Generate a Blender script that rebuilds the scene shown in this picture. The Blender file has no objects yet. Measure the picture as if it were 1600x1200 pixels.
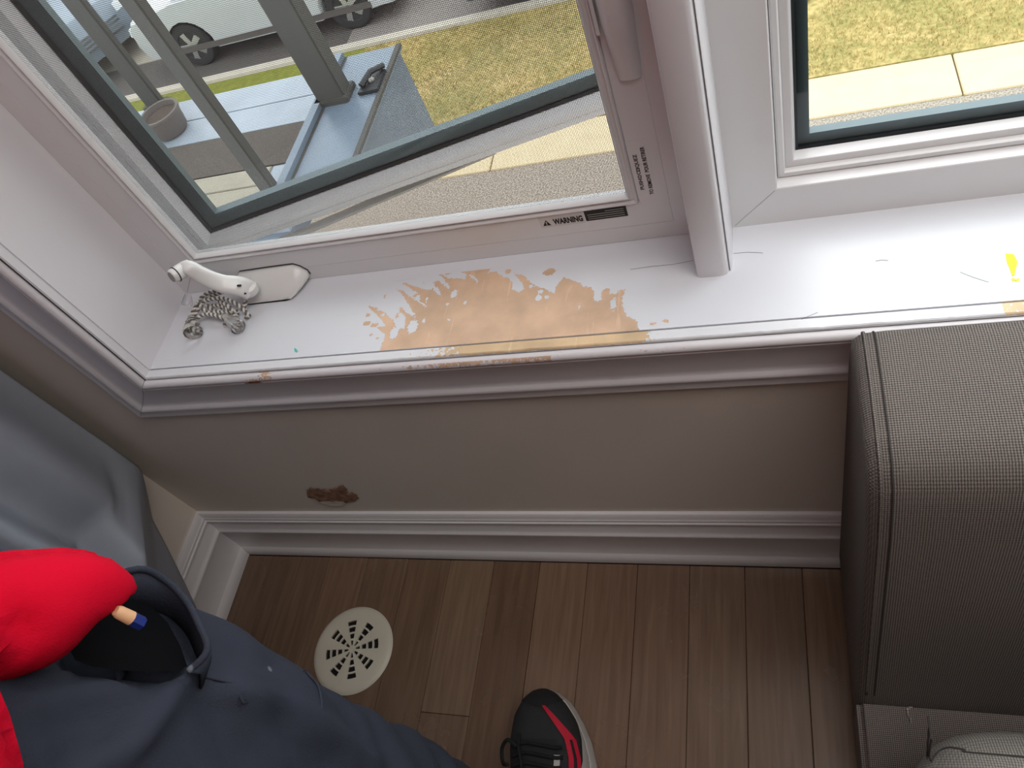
import bpy, bmesh, math, random
import numpy as np
from mathutils import Vector, Matrix, noise
from mathutils.bvhtree import BVHTree
random.seed(7)
sc = bpy.context.scene
COL = sc.collection

# ------------------------------------------------------------------ camera
RC = ((0.93990502, 0.14557052, -0.30884912), (-0.05553673, -0.82733236, -0.5589605), (-0.33688904, 0.54252225, -0.76952933))
FPX = 1200.8
CAM = Vector((0, 0, 1.2))
cam = bpy.data.cameras.new('camera'); co = bpy.data.objects.new('camera', cam); COL.objects.link(co)
cam.sensor_fit = 'HORIZONTAL'; cam.sensor_width = 36.0; cam.lens = FPX / 1600 * 36.0
cam.clip_start = 0.02; cam.clip_end = 200
X_, D_, F_ = (Vector(r) for r in RC)
co.matrix_world = Matrix(((X_.x, -D_.x, -F_.x, 0), (X_.y, -D_.y, -F_.y, 0), (X_.z, -D_.z, -F_.z, 1.2), (0, 0, 0, 1)))
sc.camera = co
# ------------------------------------------------------------------ sky and exposure
sc.view_settings.view_transform = 'Standard'; sc.view_settings.look = 'None'
sc.view_settings.gamma = 1.0; sc.view_settings.use_curve_mapping = False
sc.view_settings.exposure = 0.0
w = bpy.data.worlds.new('overcast_sky'); sc.world = w; w.use_nodes = True
wn = w.node_tree; bg = wn.nodes['Background']
bg.inputs[0].default_value = (0.93, 0.965, 1.0, 1); bg.inputs[1].default_value = 3.5
sl = bpy.data.lights.new('sun', 'SUN'); so = bpy.data.objects.new('sun', sl); COL.objects.link(so)
sl.energy = 0.6; sl.angle = math.radians(25); sl.color = (1, 0.95, 0.87)
so.rotation_euler = (math.radians(-38), math.radians(14), 0)      # veiled sun high over the street

al = bpy.data.lights.new('room_fill_light', 'AREA'); ao = bpy.data.objects.new('room_fill_light', al); COL.objects.link(ao)
al.shape = 'RECTANGLE'; al.size = 1.8; al.size_y = 1.0; al.energy = 27; al.color = (1, 0.97, 0.94); ao.location = (.80, -.12, 2.48)   # added fill light below the ceiling, stands for no known lamp
# ------------------------------------------------------------------ measuring helpers: where a sight line meets a real plane
def ray(x, y):
    c = (x - 800, y - 600, FPX)
    return Vector((sum(RC[k][i] * c[k] for k in range(3)) for i in range(3)))
def onZ(x, y, z): d = ray(x, y); return CAM + d * ((z - 1.2) / d.z)
def onY(x, y, v): d = ray(x, y); return CAM + d * (v / d.y)
def onX(x, y, v): d = ray(x, y); return CAM + d * (v / d.x)

# ------------------------------------------------------------------ materials
def M(name, col, rough=0.5, var=0.0, scale=20, bump=0.0, bscale=None, stretch=(1, 1, 1), metal=0, col2=None, thr=None, spec=0.5, coord='Object'):
    m = bpy.data.materials.new(name); m.use_nodes = True
    nt = m.node_tree; b = nt.nodes['Principled BSDF']
    b.inputs['Base Color'].default_value = (*col, 1); b.inputs['Roughness'].default_value = rough
    b.inputs['Metallic'].default_value = metal; b.inputs['Specular IOR Level'].default_value = spec
    tc = nt.nodes.new('ShaderNodeTexCoord'); mp = nt.nodes.new('ShaderNodeMapping'); mp.inputs['Scale'].default_value = stretch
    nt.links.new(tc.outputs[coord], mp.inputs[0])
    if var or col2:
        n = nt.nodes.new('ShaderNodeTexNoise'); n.inputs['Scale'].default_value = scale; n.inputs['Detail'].default_value = 6
        nt.links.new(mp.outputs[0], n.inputs['Vector'])
        r = nt.nodes.new('ShaderNodeValToRGB'); nt.links.new(n.outputs['Fac'], r.inputs[0])
        c2 = col2 or tuple(min(1, c * (1 + var)) for c in col)
        c1 = col if col2 else tuple(c * (1 - var) for c in col)
        lo, hi = thr or (0.3, 0.7)
        r.color_ramp.elements[0].position = lo; r.color_ramp.elements[1].position = hi
        r.color_ramp.elements[0].color = (*c1, 1); r.color_ramp.elements[1].color = (*c2, 1)
        nt.links.new(r.outputs[0], b.inputs['Base Color'])
    if bump:
        n2 = nt.nodes.new('ShaderNodeTexNoise'); n2.inputs['Scale'].default_value = bscale or scale * 3; n2.inputs['Detail'].default_value = 4
        nt.links.new(mp.outputs[0], n2.inputs['Vector'])
        bp = nt.nodes.new('ShaderNodeBump'); bp.inputs['Strength'].default_value = bump; bp.inputs['Distance'].default_value = 0.002
        nt.links.new(n2.outputs['Fac'], bp.inputs['Height']); nt.links.new(bp.outputs[0], b.inputs['Normal'])
    return m
def srgb(r, g, b):
    f = lambda c: ((c / 255 + 0.055) / 1.055) ** 2.4 if c > 10 else c / 3294.6
    return (f(r), f(g), f(b))
WHITE = srgb(232, 231, 233)

def peeling(name, paint, wood, attr='peel', jag=0.0036, nscale=380, rough=0.35):
    """white paint over fibreboard; the mesh attribute says (in metres) how far inside a bare patch a point lies"""
    m = M(name, paint, rough); nt = m.node_tree; b = nt.nodes['Principled BSDF']; L = nt.links.new
    at = nt.nodes.new('ShaderNodeAttribute'); at.attribute_name = attr
    tc = nt.nodes.new('ShaderNodeTexCoord')
    n = nt.nodes.new('ShaderNodeTexNoise'); n.inputs['Scale'].default_value = nscale; n.inputs['Detail'].default_value = 3; L(tc.outputs['Object'], n.inputs['Vector'])
    ma = nt.nodes.new('ShaderNodeMath'); ma.operation = 'MULTIPLY_ADD'; ma.inputs[1].default_value = jag * 2; L(n.outputs['Fac'], ma.inputs[0])
    sb = nt.nodes.new('ShaderNodeMath'); sb.operation = 'SUBTRACT'; sb.inputs[1].default_value = jag; L(at.outputs['Fac'], sb.inputs[0]); L(sb.outputs[0], ma.inputs[2])
    gt = nt.nodes.new('ShaderNodeMapRange'); gt.inputs['From Min'].default_value = -0.0001; gt.inputs['From Max'].default_value = 0.0001; L(ma.outputs[0], gt.inputs['Value'])
    # bare board: speckle, streaks, pale scratches
    n2 = nt.nodes.new('ShaderNodeTexNoise'); n2.inputs['Scale'].default_value = 28; n2.inputs['Detail'].default_value = 8; L(tc.outputs['Object'], n2.inputs['Vector'])
    r2 = nt.nodes.new('ShaderNodeValToRGB'); L(n2.outputs['Fac'], r2.inputs[0])
    r2.color_ramp.elements[0].position = .3; r2.color_ramp.elements[1].position = .75
    r2.color_ramp.elements[0].color = (*[c * .82 for c in wood], 1); r2.color_ramp.elements[1].color = (*[min(1, c * 1.14) for c in wood], 1)
    mp = nt.nodes.new('ShaderNodeMapping'); mp.inputs['Scale'].default_value = (160, 22, 20); mp.inputs['Rotation'].default_value = (0, 0, .35); L(tc.outputs['Object'], mp.inputs[0])
    n3 = nt.nodes.new('ShaderNodeTexNoise'); n3.inputs['Scale'].default_value = 1.0; n3.inputs['Detail'].default_value = 2; L(mp.outputs[0], n3.inputs['Vector'])
    r3 = nt.nodes.new('ShaderNodeMapRange'); r3.inputs['From Min'].default_value = .66; r3.inputs['From Max'].default_value = .74; r3.inputs['To Max'].default_value = .45; L(n3.outputs['Fac'], r3.inputs['Value'])
    mx0 = nt.nodes.new('ShaderNodeMix'); mx0.data_type = 'RGBA'; L(r3.outputs[0], mx0.inputs['Factor']); L(r2.outputs[0], mx0.inputs['A']); mx0.inputs['B'].default_value = (*[min(1, c * 1.25 + .08) for c in wood], 1)
    # paint: fine scratches of its own
    mp4 = nt.nodes.new('ShaderNodeMapping'); mp4.inputs['Scale'].default_value = (14, 240, 20); mp4.inputs['Rotation'].default_value = (0, 0, -.5); L(tc.outputs['Object'], mp4.inputs[0])
    n4 = nt.nodes.new('ShaderNodeTexNoise'); n4.inputs['Scale'].default_value = 1.0; n4.inputs['Detail'].default_value = 3; L(mp4.outputs[0], n4.inputs['Vector'])
    r4 = nt.nodes.new('ShaderNodeMapRange'); r4.inputs['From Min'].default_value = .68; r4.inputs['From Max'].default_value = .8; r4.inputs['To Max'].default_value = .22; L(n4.outputs['Fac'], r4.inputs['Value'])
    mxp = nt.nodes.new('ShaderNodeMix'); mxp.data_type = 'RGBA'; L(r4.outputs[0], mxp.inputs['Factor']); mxp.inputs['A'].default_value = (*paint, 1); mxp.inputs['B'].default_value = (*[c * .55 for c in paint], 1)
    mx = nt.nodes.new('ShaderNodeMix'); mx.data_type = 'RGBA'
    L(gt.outputs[0], mx.inputs['Factor']); L(mxp.outputs['Result'], mx.inputs['A']); L(mx0.outputs['Result'], mx.inputs['B'])
    L(mx.outputs['Result'], b.inputs['Base Color'])
    ag = nt.nodes.new('ShaderNodeAttribute'); ag.attribute_name = 'gouge'
    mg = nt.nodes.new('ShaderNodeMath'); mg.operation = 'MULTIPLY_ADD'; mg.inputs[1].default_value = .008; L(n.outputs['Fac'], mg.inputs[0])
    sg = nt.nodes.new('ShaderNodeMath'); sg.operation = 'SUBTRACT'; sg.inputs[1].default_value = .0052; L(ag.outputs['Fac'], sg.inputs[0]); L(sg.outputs[0], mg.inputs[2])
    gg = nt.nodes.new('ShaderNodeMapRange'); gg.inputs['From Min'].default_value = -.0003; gg.inputs['From Max'].default_value = .0003; L(mg.outputs[0], gg.inputs['Value'])
    mxg = nt.nodes.new('ShaderNodeMix'); mxg.data_type = 'RGBA'; L(gg.outputs[0], mxg.inputs['Factor']); L(mx.outputs['Result'], mxg.inputs['A']); mxg.inputs['B'].default_value = (*srgb(128, 82, 54), 1)
    L(mxg.outputs['Result'], b.inputs['Base Color'])
    ri = nt.nodes.new('ShaderNodeMapRange'); ri.inputs['To Min'].default_value = rough; ri.inputs['To Max'].default_value = .55; L(gt.outputs[0], ri.inputs['Value']); L(ri.outputs[0], b.inputs['Roughness'])
    bp = nt.nodes.new('ShaderNodeBump'); bp.inputs['Strength'].default_value = .6; bp.inputs['Distance'].default_value = .0006; bp.invert = True
    L(gt.outputs[0], bp.inputs['Height']); L(bp.outputs[0], b.inputs['Normal'])
    return m

def glass_mat(name, tint=(0.93, 0.97, 0.96)):
    m = bpy.data.materials.new(name); m.use_nodes = True; nt = m.node_tree; nt.nodes.clear(); L = nt.links.new
    o = nt.nodes.new('ShaderNodeOutputMaterial'); t = nt.nodes.new('ShaderNodeBsdfTransparent'); t.inputs[0].default_value = (*tint, 1)
    g = nt.nodes.new('ShaderNodeBsdfGlossy'); g.inputs['Roughness'].default_value = 0.01
    f = nt.nodes.new('ShaderNodeFresnel'); f.inputs[0].default_value = 1.5
    mx = nt.nodes.new('ShaderNodeMixShader'); L(f.outputs[0], mx.inputs[0]); L(t.outputs[0], mx.inputs[1]); L(g.outputs[0], mx.inputs[2]); L(mx.outputs[0], o.inputs[0])
    return m

def weave(name, c1, c2, scale, rough=0.9, bump=0.5):
    """ribbed upholstery: fine yarns in two directions"""
    m = M(name, c1, rough, spec=.15); nt = m.node_tree; b = nt.nodes['Principled BSDF']; L = nt.links.new
    tc = nt.nodes.new('ShaderNodeTexCoord')
    gm = nt.nodes.new('ShaderNodeNewGeometry')
    def wv(direction):
        wt = nt.nodes.new('ShaderNodeTexWave'); wt.bands_direction = direction; wt.inputs['Scale'].default_value = scale
        wt.inputs['Distortion'].default_value = 1.2; wt.inputs['Detail'].default_value = 2; wt.inputs['Detail Scale'].default_value = 3
        L(tc.outputs['Object'], wt.inputs['Vector']); return wt
    a, c, d = wv('X'), wv('Y'), wv('Z')
    # a yarn set that runs along the surface normal would be blank there; weigh the three by the normal
    sp = nt.nodes.new('ShaderNodeSeparateXYZ'); L(gm.outputs['Normal'], sp.inputs[0])
    acc = None
    for wt, ax in ((a, 'X'), (c, 'Y'), (d, 'Z')):
        ab = nt.nodes.new('ShaderNodeMath'); ab.operation = 'ABSOLUTE'; L(sp.outputs[ax], ab.inputs[0])
        om = nt.nodes.new('ShaderNodeMath'); om.operation = 'SUBTRACT'; om.inputs[0].default_value = 1; L(ab.outputs[0], om.inputs[1])
        mu = nt.nodes.new('ShaderNodeMath'); mu.operation = 'MULTIPLY'; L(wt.outputs['Fac'], mu.inputs[0]); L(om.outputs[0], mu.inputs[1])
        if acc is None: acc = mu
        else:
            ad = nt.nodes.new('ShaderNodeMath'); ad.operation = 'ADD'; L(acc.outputs[0], ad.inputs[0]); L(mu.outputs[0], ad.inputs[1]); acc = ad
    r = nt.nodes.new('ShaderNodeValToRGB'); hv = nt.nodes.new('ShaderNodeMath'); hv.operation = 'MULTIPLY'; hv.inputs[1].default_value = .5
    L(acc.outputs[0], hv.inputs[0]); L(hv.outputs[0], r.inputs[0])
    r.color_ramp.elements[0].position = .2; r.color_ramp.elements[1].position = .75
    r.color_ramp.elements[0].color = (*c2, 1); r.color_ramp.elements[1].color = (*c1, 1)
    L(r.outputs[0], b.inputs['Base Color'])
    bp = nt.nodes.new('ShaderNodeBump'); bp.inputs['Strength'].default_value = bump; bp.inputs['Distance'].default_value = .0012
    L(hv.outputs[0], bp.inputs['Height']); L(bp.outputs[0], b.inputs['Normal'])
    return m

MAT = dict(
    vinyl=M('white_vinyl', srgb(226, 225, 226), .32, .02, 6, .05, 60),
    paint=M('white_gloss_paint', srgb(224, 222, 226), .33, .03, 5, .08, 70),
    base=M('white_trim_paint', srgb(216, 212, 214), .4, .03, 5, .08, 60),
    wall=M('taupe_wall_paint', srgb(212, 202, 192), .75, .03, 4, .12, 240),
    ceil=M('ceiling_paint', srgb(235, 233, 228), .9),
    sill=peeling('peeling_sill_paint', srgb(220, 222, 228), srgb(218, 184, 154)),
    lip=peeling('peeling_lip_paint', srgb(222, 223, 227), srgb(222, 192, 152), jag=.004, nscale=260),
    cas=peeling('chipped_casing_paint', srgb(226, 223, 227), srgb(214, 180, 154), jag=.004, nscale=300, rough=.38),
    gasket=M('black_rubber', srgb(24, 27, 31), .5),
    spacer=M('grey_spacer_bar', srgb(92, 106, 110), .45, metal=.3),
    screenw=M('grey_fibreglass_yarn', srgb(84, 82, 81), .7),
    glass=glass_mat('window_glass'),
    metalw=M('zinc_metal', srgb(176, 174, 170), .45, metal=.2),
    sofa=weave('grey_ribbed_upholstery', srgb(132, 124, 119), srgb(72, 66, 63), 145),
    sofa2=weave('grey_seat_upholstery', srgb(150, 146, 140), srgb(96, 92, 88), 145),
    seam=M('dark_stitching', srgb(50, 46, 44), .9),
    curtain=M('grey_curtain_cloth', srgb(152, 158, 169), .6, .07, 9, .15, 400),
    pants=M('navy_work_cloth', srgb(44, 47, 58), .85, .12, 14, .3, 700, spec=.2),
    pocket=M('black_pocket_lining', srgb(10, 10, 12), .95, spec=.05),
    red=M('red_fleece', srgb(196, 8, 40), .9, .06, 12, .25, 900, spec=.1),
    skin=M('skin', srgb(206, 150, 122), .5, .05, 20), hair=M('dark_hair', srgb(40, 30, 25), .6),
    shoeblk=M('black_shoe_mesh', srgb(34, 34, 36), .7, .1, 60, .5, 900), shoered=M('red_shoe_stripe', srgb(188, 26, 52), .5, .08, 60),
    shoegrey=M('pale_midsole', srgb(178, 174, 170), .6, .05, 30), shoesole=M('black_outsole', srgb(22, 22, 24), .7), lace=M('black_lace', srgb(12, 12, 14), .85, bump=.5, bscale=900),
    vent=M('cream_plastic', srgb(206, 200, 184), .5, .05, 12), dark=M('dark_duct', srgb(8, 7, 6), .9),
    crank=M('white_enamel', srgb(232, 232, 230), .3), cord1=M('white_cord', srgb(222, 219, 212), .8), cord2=M('grey_cord', srgb(112, 108, 105), .8),
    steel=M('grey_steel', srgb(140, 138, 135), .3, metal=.9),
    yellow=M('yellow_paint', srgb(244, 208, 10), .5), teal=M('teal_paint', srgb(60, 190, 180), .5), ink=M('black_ink', srgb(22, 20, 20), .6), label=M('clear_label', srgb(214, 210, 208), .4),
    greytxt=M('grey_print', srgb(150, 146, 142), .6),
    brown=M('torn_drywall_paper', srgb(140, 104, 84), .95, .5, 90, .8, 400), gyps=M('gypsum', srgb(206, 196, 184), .95, .1, 60),
    pblue=M('blue_pencil_paint', srgb(18, 38, 110), .35), pwood=M('pencil_wood', srgb(206, 160, 120), .7, .08, 60),
)
# clear plastic
_m = bpy.data.materials.new('clear_plastic'); _m.use_nodes = True; _b = _m.node_tree.nodes['Principled BSDF']
_b.inputs['Base Color'].default_value = (.97, .98, 1, 1); _b.inputs['Roughness'].default_value = .12; _b.inputs['Transmission Weight'].default_value = 1; _b.inputs['IOR'].default_value = 1.45
MAT['clear'] = _m

# ------------------------------------------------------------------ mesh helpers
def obj(name, verts, faces, mat=None, parent=None, smooth=False, kind=None, bevel=0, seg=2, me=None):
    if me is None:
        me = bpy.data.meshes.new(name); me.from_pydata([tuple(v) for v in verts], [], faces); me.update()
        if bevel or True:
            bm = bmesh.new(); bm.from_mesh(me)
            bmesh.ops.remove_doubles(bm, verts=bm.verts, dist=1e-6)
            bmesh.ops.recalc_face_normals(bm, faces=bm.faces)
            if bevel:
                es = [e for e in bm.edges if len(e.link_faces) == 2 and e.calc_face_angle(0) > .5]
                bmesh.ops.bevel(bm, geom=es, offset=bevel, segments=seg, affect='EDGES', clamp_overlap=True)
            bm.to_mesh(me); bm.free()
        if mat: me.materials.append(MAT[mat] if isinstance(mat, str) else mat)
        if smooth:
            for p in me.polygons: p.use_smooth = True
            if smooth != 'all': me.set_sharp_from_angle(angle=math.radians(40))
    o = bpy.data.objects.new(name, me); COL.objects.link(o)
    if parent: o.parent = parent
    if kind: o['kind'] = kind
    return o
def tag(o, label=None, cat=None, group=None):
    if label: o['label'] = label
    if cat: o['category'] = cat
    if group: o['group'] = group
    return o
def empty(name, loc=(0, 0, 0), rz=0, kind=None):
    o = bpy.data.objects.new(name, None); o.location = loc; o.rotation_euler = (0, 0, rz); COL.objects.link(o)
    o.empty_display_size = .05
    if kind: o['kind'] = kind
    return o
def adopt(child, parent):      # parent while the child's coordinates stay in the world
    child.parent = parent; child.matrix_parent_inverse = parent_matrix(parent).inverted()
def parent_matrix(p):
    m = Matrix.LocRotScale(p.location, p.rotation_euler, p.scale)
    return (parent_matrix(p.parent) @ p.matrix_parent_inverse @ m) if p.parent else m
class G:
    def __init__(s): s.v = []; s.f = []
    def add(s, v, f):
        n = len(s.v); s.v += [tuple(a) for a in v]; s.f += [tuple(i + n for i in q) for q in f]; return s
    def box(s, x0, x1, y0, y1, z0, z1):
        return s.add([(x0, y0, z0), (x1, y0, z0), (x1, y1, z0), (x0, y1, z0), (x0, y0, z1), (x1, y0, z1), (x1, y1, z1), (x0, y1, z1)],
                     [(0, 3, 2, 1), (4, 5, 6, 7), (0, 1, 5, 4), (1, 2, 6, 5), (2, 3, 7, 6), (3, 0, 4, 7)])
    def tube(s, path, r, n=8, cap=True):
        path = [Vector(p) for p in path]; k = len(path); rr = r if hasattr(r, '__len__') else [r] * k
        rings = []; t0 = (path[1] - path[0]).normalized(); up = Vector((0, 0, 1)) if abs(t0.z) < .9 else Vector((1, 0, 0)); nrm = t0.cross(up).normalized()
        for i, p in enumerate(path):
            t = (path[min(i + 1, k - 1)] - path[max(i - 1, 0)]).normalized()
            nrm = (nrm - t * nrm.dot(t)).normalized(); b = t.cross(nrm)
            rings.append([p + (nrm * math.cos(a) + b * math.sin(a)) * rr[i] for a in (2 * math.pi * j / n for j in range(n))])
        return s.loft(rings, cap)
    def loft(s, rings, cap=True, closed=True):
        n = len(rings[0]); v = [p for r in rings for p in r]; f = []
        for i in range(len(rings) - 1):
            for j in range(n if closed else n - 1):
                a = i * n + j; b = i * n + (j + 1) % n; f.append((a, b, b + n, a + n))
        if cap: f.append(tuple(range(n - 1, -1, -1))); f.append(tuple((len(rings) - 1) * n + j for j in range(n)))
        return s.add(v, f)
    def ring(s, x0, x1, z0, z1, prof, closed=False, xf=None):
        """mitred rectangular frame: profile points (d inwards from the rectangle, y)"""
        xf = xf or (lambda x, y, z: (x, y, z)); n = len(prof); v = []
        for cx, cz, sx, sz in ((x0, z0, 1, 1), (x1, z0, -1, 1), (x1, z1, -1, -1), (x0, z1, 1, -1)):
            v += [xf(cx + sx * d, y, cz + sz * d) for d, y in prof]
        f = []
        for c in range(4):
            for j in range(n if closed else n - 1):
                a = c * n + j; b = c * n + (j + 1) % n; c2 = (c + 1) % 4
                f.append((a, b, c2 * n + (j + 1) % n, c2 * n + j))
        return s.add(v, f)
    def prism(s, pts, ax, a, b):
        """extrude a 2-D outline along axis ax between a and b"""
        mk = {'x': lambda p, t: (t, p[0], p[1]), 'y': lambda p, t: (p[0], t, p[1]), 'z': lambda p, t: (p[0], p[1], t)}[ax]
        n = len(pts)
        return s.add([mk(p, a) for p in pts] + [mk(p, b) for p in pts],
                     [tuple(range(n)), tuple(range(2 * n - 1, n - 1, -1))] + [(i, (i + 1) % n, n + (i + 1) % n, n + i) for i in range(n)])
    def lathe(s, prof, n=24, c=(0, 0, 0)):
        rings = [[(c[0] + r * math.cos(2 * math.pi * j / n), c[1] + r * math.sin(2 * math.pi * j / n), c[2] + z) for j in range(n)] for r, z in prof]
        return s.loft(rings)
    def put(s, name, mat=None, parent=None, **k): return obj(name, s.v, s.f, mat, parent, **k)
def B(name, x0, x1, y0, y1, z0, z1, mat, parent=None, **k): return G().box(x0, x1, y0, y1, z0, z1).put(name, mat, parent, **k)
def copy_tree(o, parent=None):
    c = o.copy(); COL.objects.link(c); c.parent = parent
    for ch in list(o.children): copy_tree(ch, c)
    return c
def spline(pts, n=8):
    P = [Vector(p) for p in pts]; out = []
    for i in range(len(P) - 1):
        a, b, c, d = P[max(i - 1, 0)], P[i], P[i + 1], P[min(i + 2, len(P) - 1)]
        for k in range(n):
            t = k / n
            out.append(.5 * ((2 * b) + (c - a) * t + (2 * a - 5 * b + 4 * c - d) * t * t + (3 * b - a - 3 * c + d) * t ** 3))
    return out + [P[-1]]
def remesh(name, g, voxel, smooth_iter, mat, parent=None, wrinkle=None):
    """melt overlapping shapes into one continuous skin"""
    o = g.put(name, mat); r = o.modifiers.new('r', 'REMESH'); r.mode = 'VOXEL'; r.voxel_size = voxel
    s = o.modifiers.new('s', 'SMOOTH'); s.iterations = smooth_iter; s.factor = .5
    dg = bpy.context.evaluated_depsgraph_get(); me = bpy.data.meshes.new_from_object(o.evaluated_get(dg))
    o.modifiers.clear(); o.data = me; me.name = name
    if not me.materials: me.materials.append(MAT[mat])
    for p in me.polygons: p.use_smooth = True
    if wrinkle:
        ns = [v.normal.copy() for v in me.vertices]
        for v, nn in zip(me.vertices, ns): v.co += nn * wrinkle(v.co)
    if parent: o.parent = parent
    return o
def seg_sd(P, poly):
    """signed distance (inside positive) of points P to a polygon"""
    P = np.asarray(P); poly = np.asarray(poly); d = np.full(len(P), 1e9); ins = np.zeros(len(P), bool); n = len(poly)
    for i in range(n):
        a = poly[i]; b = poly[(i + 1) % n]; ab = b - a; t = np.clip(((P - a) @ ab) / max(ab @ ab, 1e-12), 0, 1)
        d = np.minimum(d, np.linalg.norm(P - a - t[:, None] * ab, axis=1))
        c = (a[1] > P[:, 1]) != (b[1] > P[:, 1])
        with np.errstate(divide='ignore', invalid='ignore'):
            ins ^= c & (P[:, 0] < (b[0] - a[0]) * (P[:, 1] - a[1]) / (b[1] - a[1] if b[1] != a[1] else 1e-12) + a[0])
    return np.where(ins, d, -d)
def set_attr(me, name, vals):
    a = me.attributes.new(name, 'FLOAT', 'POINT'); a.data.foreach_set('value', np.asarray(vals, dtype=np.float32))

# ================================================================== ROOM SHELL
WY = .493                      # drywall face of the window wall
XL = -1.043                    # left wall
SZ = .585                      # sill height
OX0, OX1, OZ1 = -.781, 1.19, 1.98
wall = G()
wall.box(XL - .1, 3.1, WY, .69, -3.1, .56).box(XL - .1, OX0 - .018, WY, .72, .56, 2.5).box(OX1 + .018, 3.1, WY, .72, .56, 2.5).box(OX0 - .018, OX1 + .018, WY, .72, OZ1 + .018, 2.5)
wall_front = wall.put('wall_front', 'wall', kind='structure')
B('wall_left', XL - .1, XL, -3.6, WY, -.05, 2.5, 'wall', kind='structure')
B('wall_back', XL - .1, 3.1, -3.7, -3.6, -.05, 2.5, 'wall', kind='structure')
B('wall_right', 3.0, 3.1, -3.6, WY, -.05, 2.5, 'wall', kind='structure')
B('ceiling', XL - .1, 3.1, -3.7, .72, 2.5, 2.6, 'ceil', kind='structure')

# ---- floor: one plank per object
floor = B('floor', XL, 3.0, -3.6, WY, -.06, -.016, M('subfloor', srgb(40, 28, 20), .9), kind='structure')
pm = M('stained_maple', srgb(122, 92, 68), .36, spec=.45); nt = pm.node_tree; bs = nt.nodes['Principled BSDF']; L = nt.links.new
tc = nt.nodes.new('ShaderNodeTexCoord'); oi = nt.nodes.new('ShaderNodeObjectInfo'); mp = nt.nodes.new('ShaderNodeMapping'); mp.inputs['Scale'].default_value = (38, 2.2, 8)
ad = nt.nodes.new('ShaderNodeVectorMath'); ad.operation = 'ADD'; L(tc.outputs['Object'], ad.inputs[0]); L(oi.outputs['Location'], ad.inputs[1]); L(ad.outputs[0], mp.inputs[0])
n1 = nt.nodes.new('ShaderNodeTexNoise'); n1.inputs['Scale'].default_value = 3; n1.inputs['Detail'].default_value = 7; n1.inputs['Distortion'].default_value = .5; L(mp.outputs[0], n1.inputs['Vector'])
r1 = nt.nodes.new('ShaderNodeValToRGB'); L(n1.outputs['Fac'], r1.inputs[0]); r1.color_ramp.elements[0].position = .28; r1.color_ramp.elements[1].position = .72
r1.color_ramp.elements[0].color = (.78, .74, .70, 1); r1.color_ramp.elements[1].color = (1.14, 1.14, 1.12, 1)
mm = nt.nodes.new('ShaderNodeMix'); mm.data_type = 'RGBA'; mm.blend_type = 'MULTIPLY'; mm.inputs['Factor'].default_value = 1
L(oi.outputs['Color'], mm.inputs['A']); L(r1.outputs[0], mm.inputs['B']); L(mm.outputs['Result'], bs.inputs['Base Color'])
n2 = nt.nodes.new('ShaderNodeTexNoise'); n2.inputs['Scale'].default_value = 9; n2.inputs['Detail'].default_value = 5; L(ad.outputs[0], n2.inputs['Vector'])
rr = nt.nodes.new('ShaderNodeMapRange'); rr.inputs['To Min'].default_value = .17; rr.inputs['To Max'].default_value = .34; L(n2.outputs['Fac'], rr.inputs['Value']); L(rr.outputs[0], bs.inputs['Roughness'])
bp = nt.nodes.new('ShaderNodeBump'); bp.inputs['Strength'].default_value = .15; bp.inputs['Distance'].default_value = .001; L(n1.outputs['Fac'], bp.inputs['Height']); L(bp.outputs[0], bs.inputs['Normal'])
plank_mesh = {}
PW = .0841
tones = {4: (122, 97, 80), 5: (104, 81, 64), 6: (122, 100, 82), 3: (118, 93, 77), 2: (118, 94, 78), 1: (118, 96, 80), 7: (112, 90, 72), 0: (116, 94, 78)}
k = -12
while True:
    x1 = .005 - PW * k if k >= 0 else .005 - PW * k
    x0 = x1 - PW
    if x1 < XL: break
    if k == 5: cuts = [.45 + .02, -.33, -1.2, -2.2, -3.6]
    elif k == 6: cuts = [.47, .213, -.62, -1.4, -2.4, -3.6]
    else:
        cuts = [.47]; y = .47 - random.uniform(.55, 1.2) if k in range(0, 5) else .47 - random.uniform(.25, 1.1)
        while y > -3.4: cuts.append(y); y -= random.uniform(.6, 1.3)
        cuts.append(-3.6)
    for i, (a, b) in enumerate(zip(cuts, cuts[1:])):
        ln = round(a - b, 3)
        xa = max(x0, XL)
        key = (ln, round(x1 - xa, 3))
        if key not in plank_mesh:
            o = B('floor_board', -(x1 - xa) / 2 + .0003, (x1 - xa) / 2 - .0003, -ln / 2 + .0003, ln / 2 - .0003, -.016, 0, pm, floor, bevel=.0008, seg=1)
            plank_mesh[key] = o.data
        else:
            o = obj('floor_board', None, None, parent=floor, me=plank_mesh[key])
        o.location = ((xa + x1) / 2, (a + b) / 2, random.uniform(-.0003, .0001))
        tn = random.uniform(.9, 1.07)
        t = tones.get(k) if (i == 0 and k in tones) else None
        t = srgb(*t) if t else srgb(*[c * tn for c in (118, 95, 78)])
        o.color = (*t, 1)
    k += 1

# ---- baseboards (stepped, with a quarter-round shoe)
def base_prof(s=1):  # (distance from wall, height)
    return [(0, .0), (.022, .0), (.022, .008), (.0205, .018), (.0165, .0245), (.0155, .026), (.0145, .05), (.0145, .088), (.0155, .090), (.0165, .094), (.0155, .098), (.013, .100),
            (.012, .104), (.0095, .116), (.0085, .124), (.0115, .127), (.0118, .131), (.0095, .133), (.0098, .138), (.0075, .141), (.0075, .148), (.005, .152), (0, .152)]
BP = base_prof()
g = G(); v = []
for t in (0, 1):
    for d, z in BP: v.append(((XL + d) if t == 0 else 3.0, WY - d, z))
n = len(BP); g.add(v, [(i, (i + 1) % n, n + (i + 1) % n, n + i) for i in range(n)]); g.put('baseboard_front', 'base', kind='structure', smooth=True)
g = G(); v = []
for t in (0, 1):
    for d, z in BP: v.append((XL + d, (WY - d) if t == 0 else -3.6, z))
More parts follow.
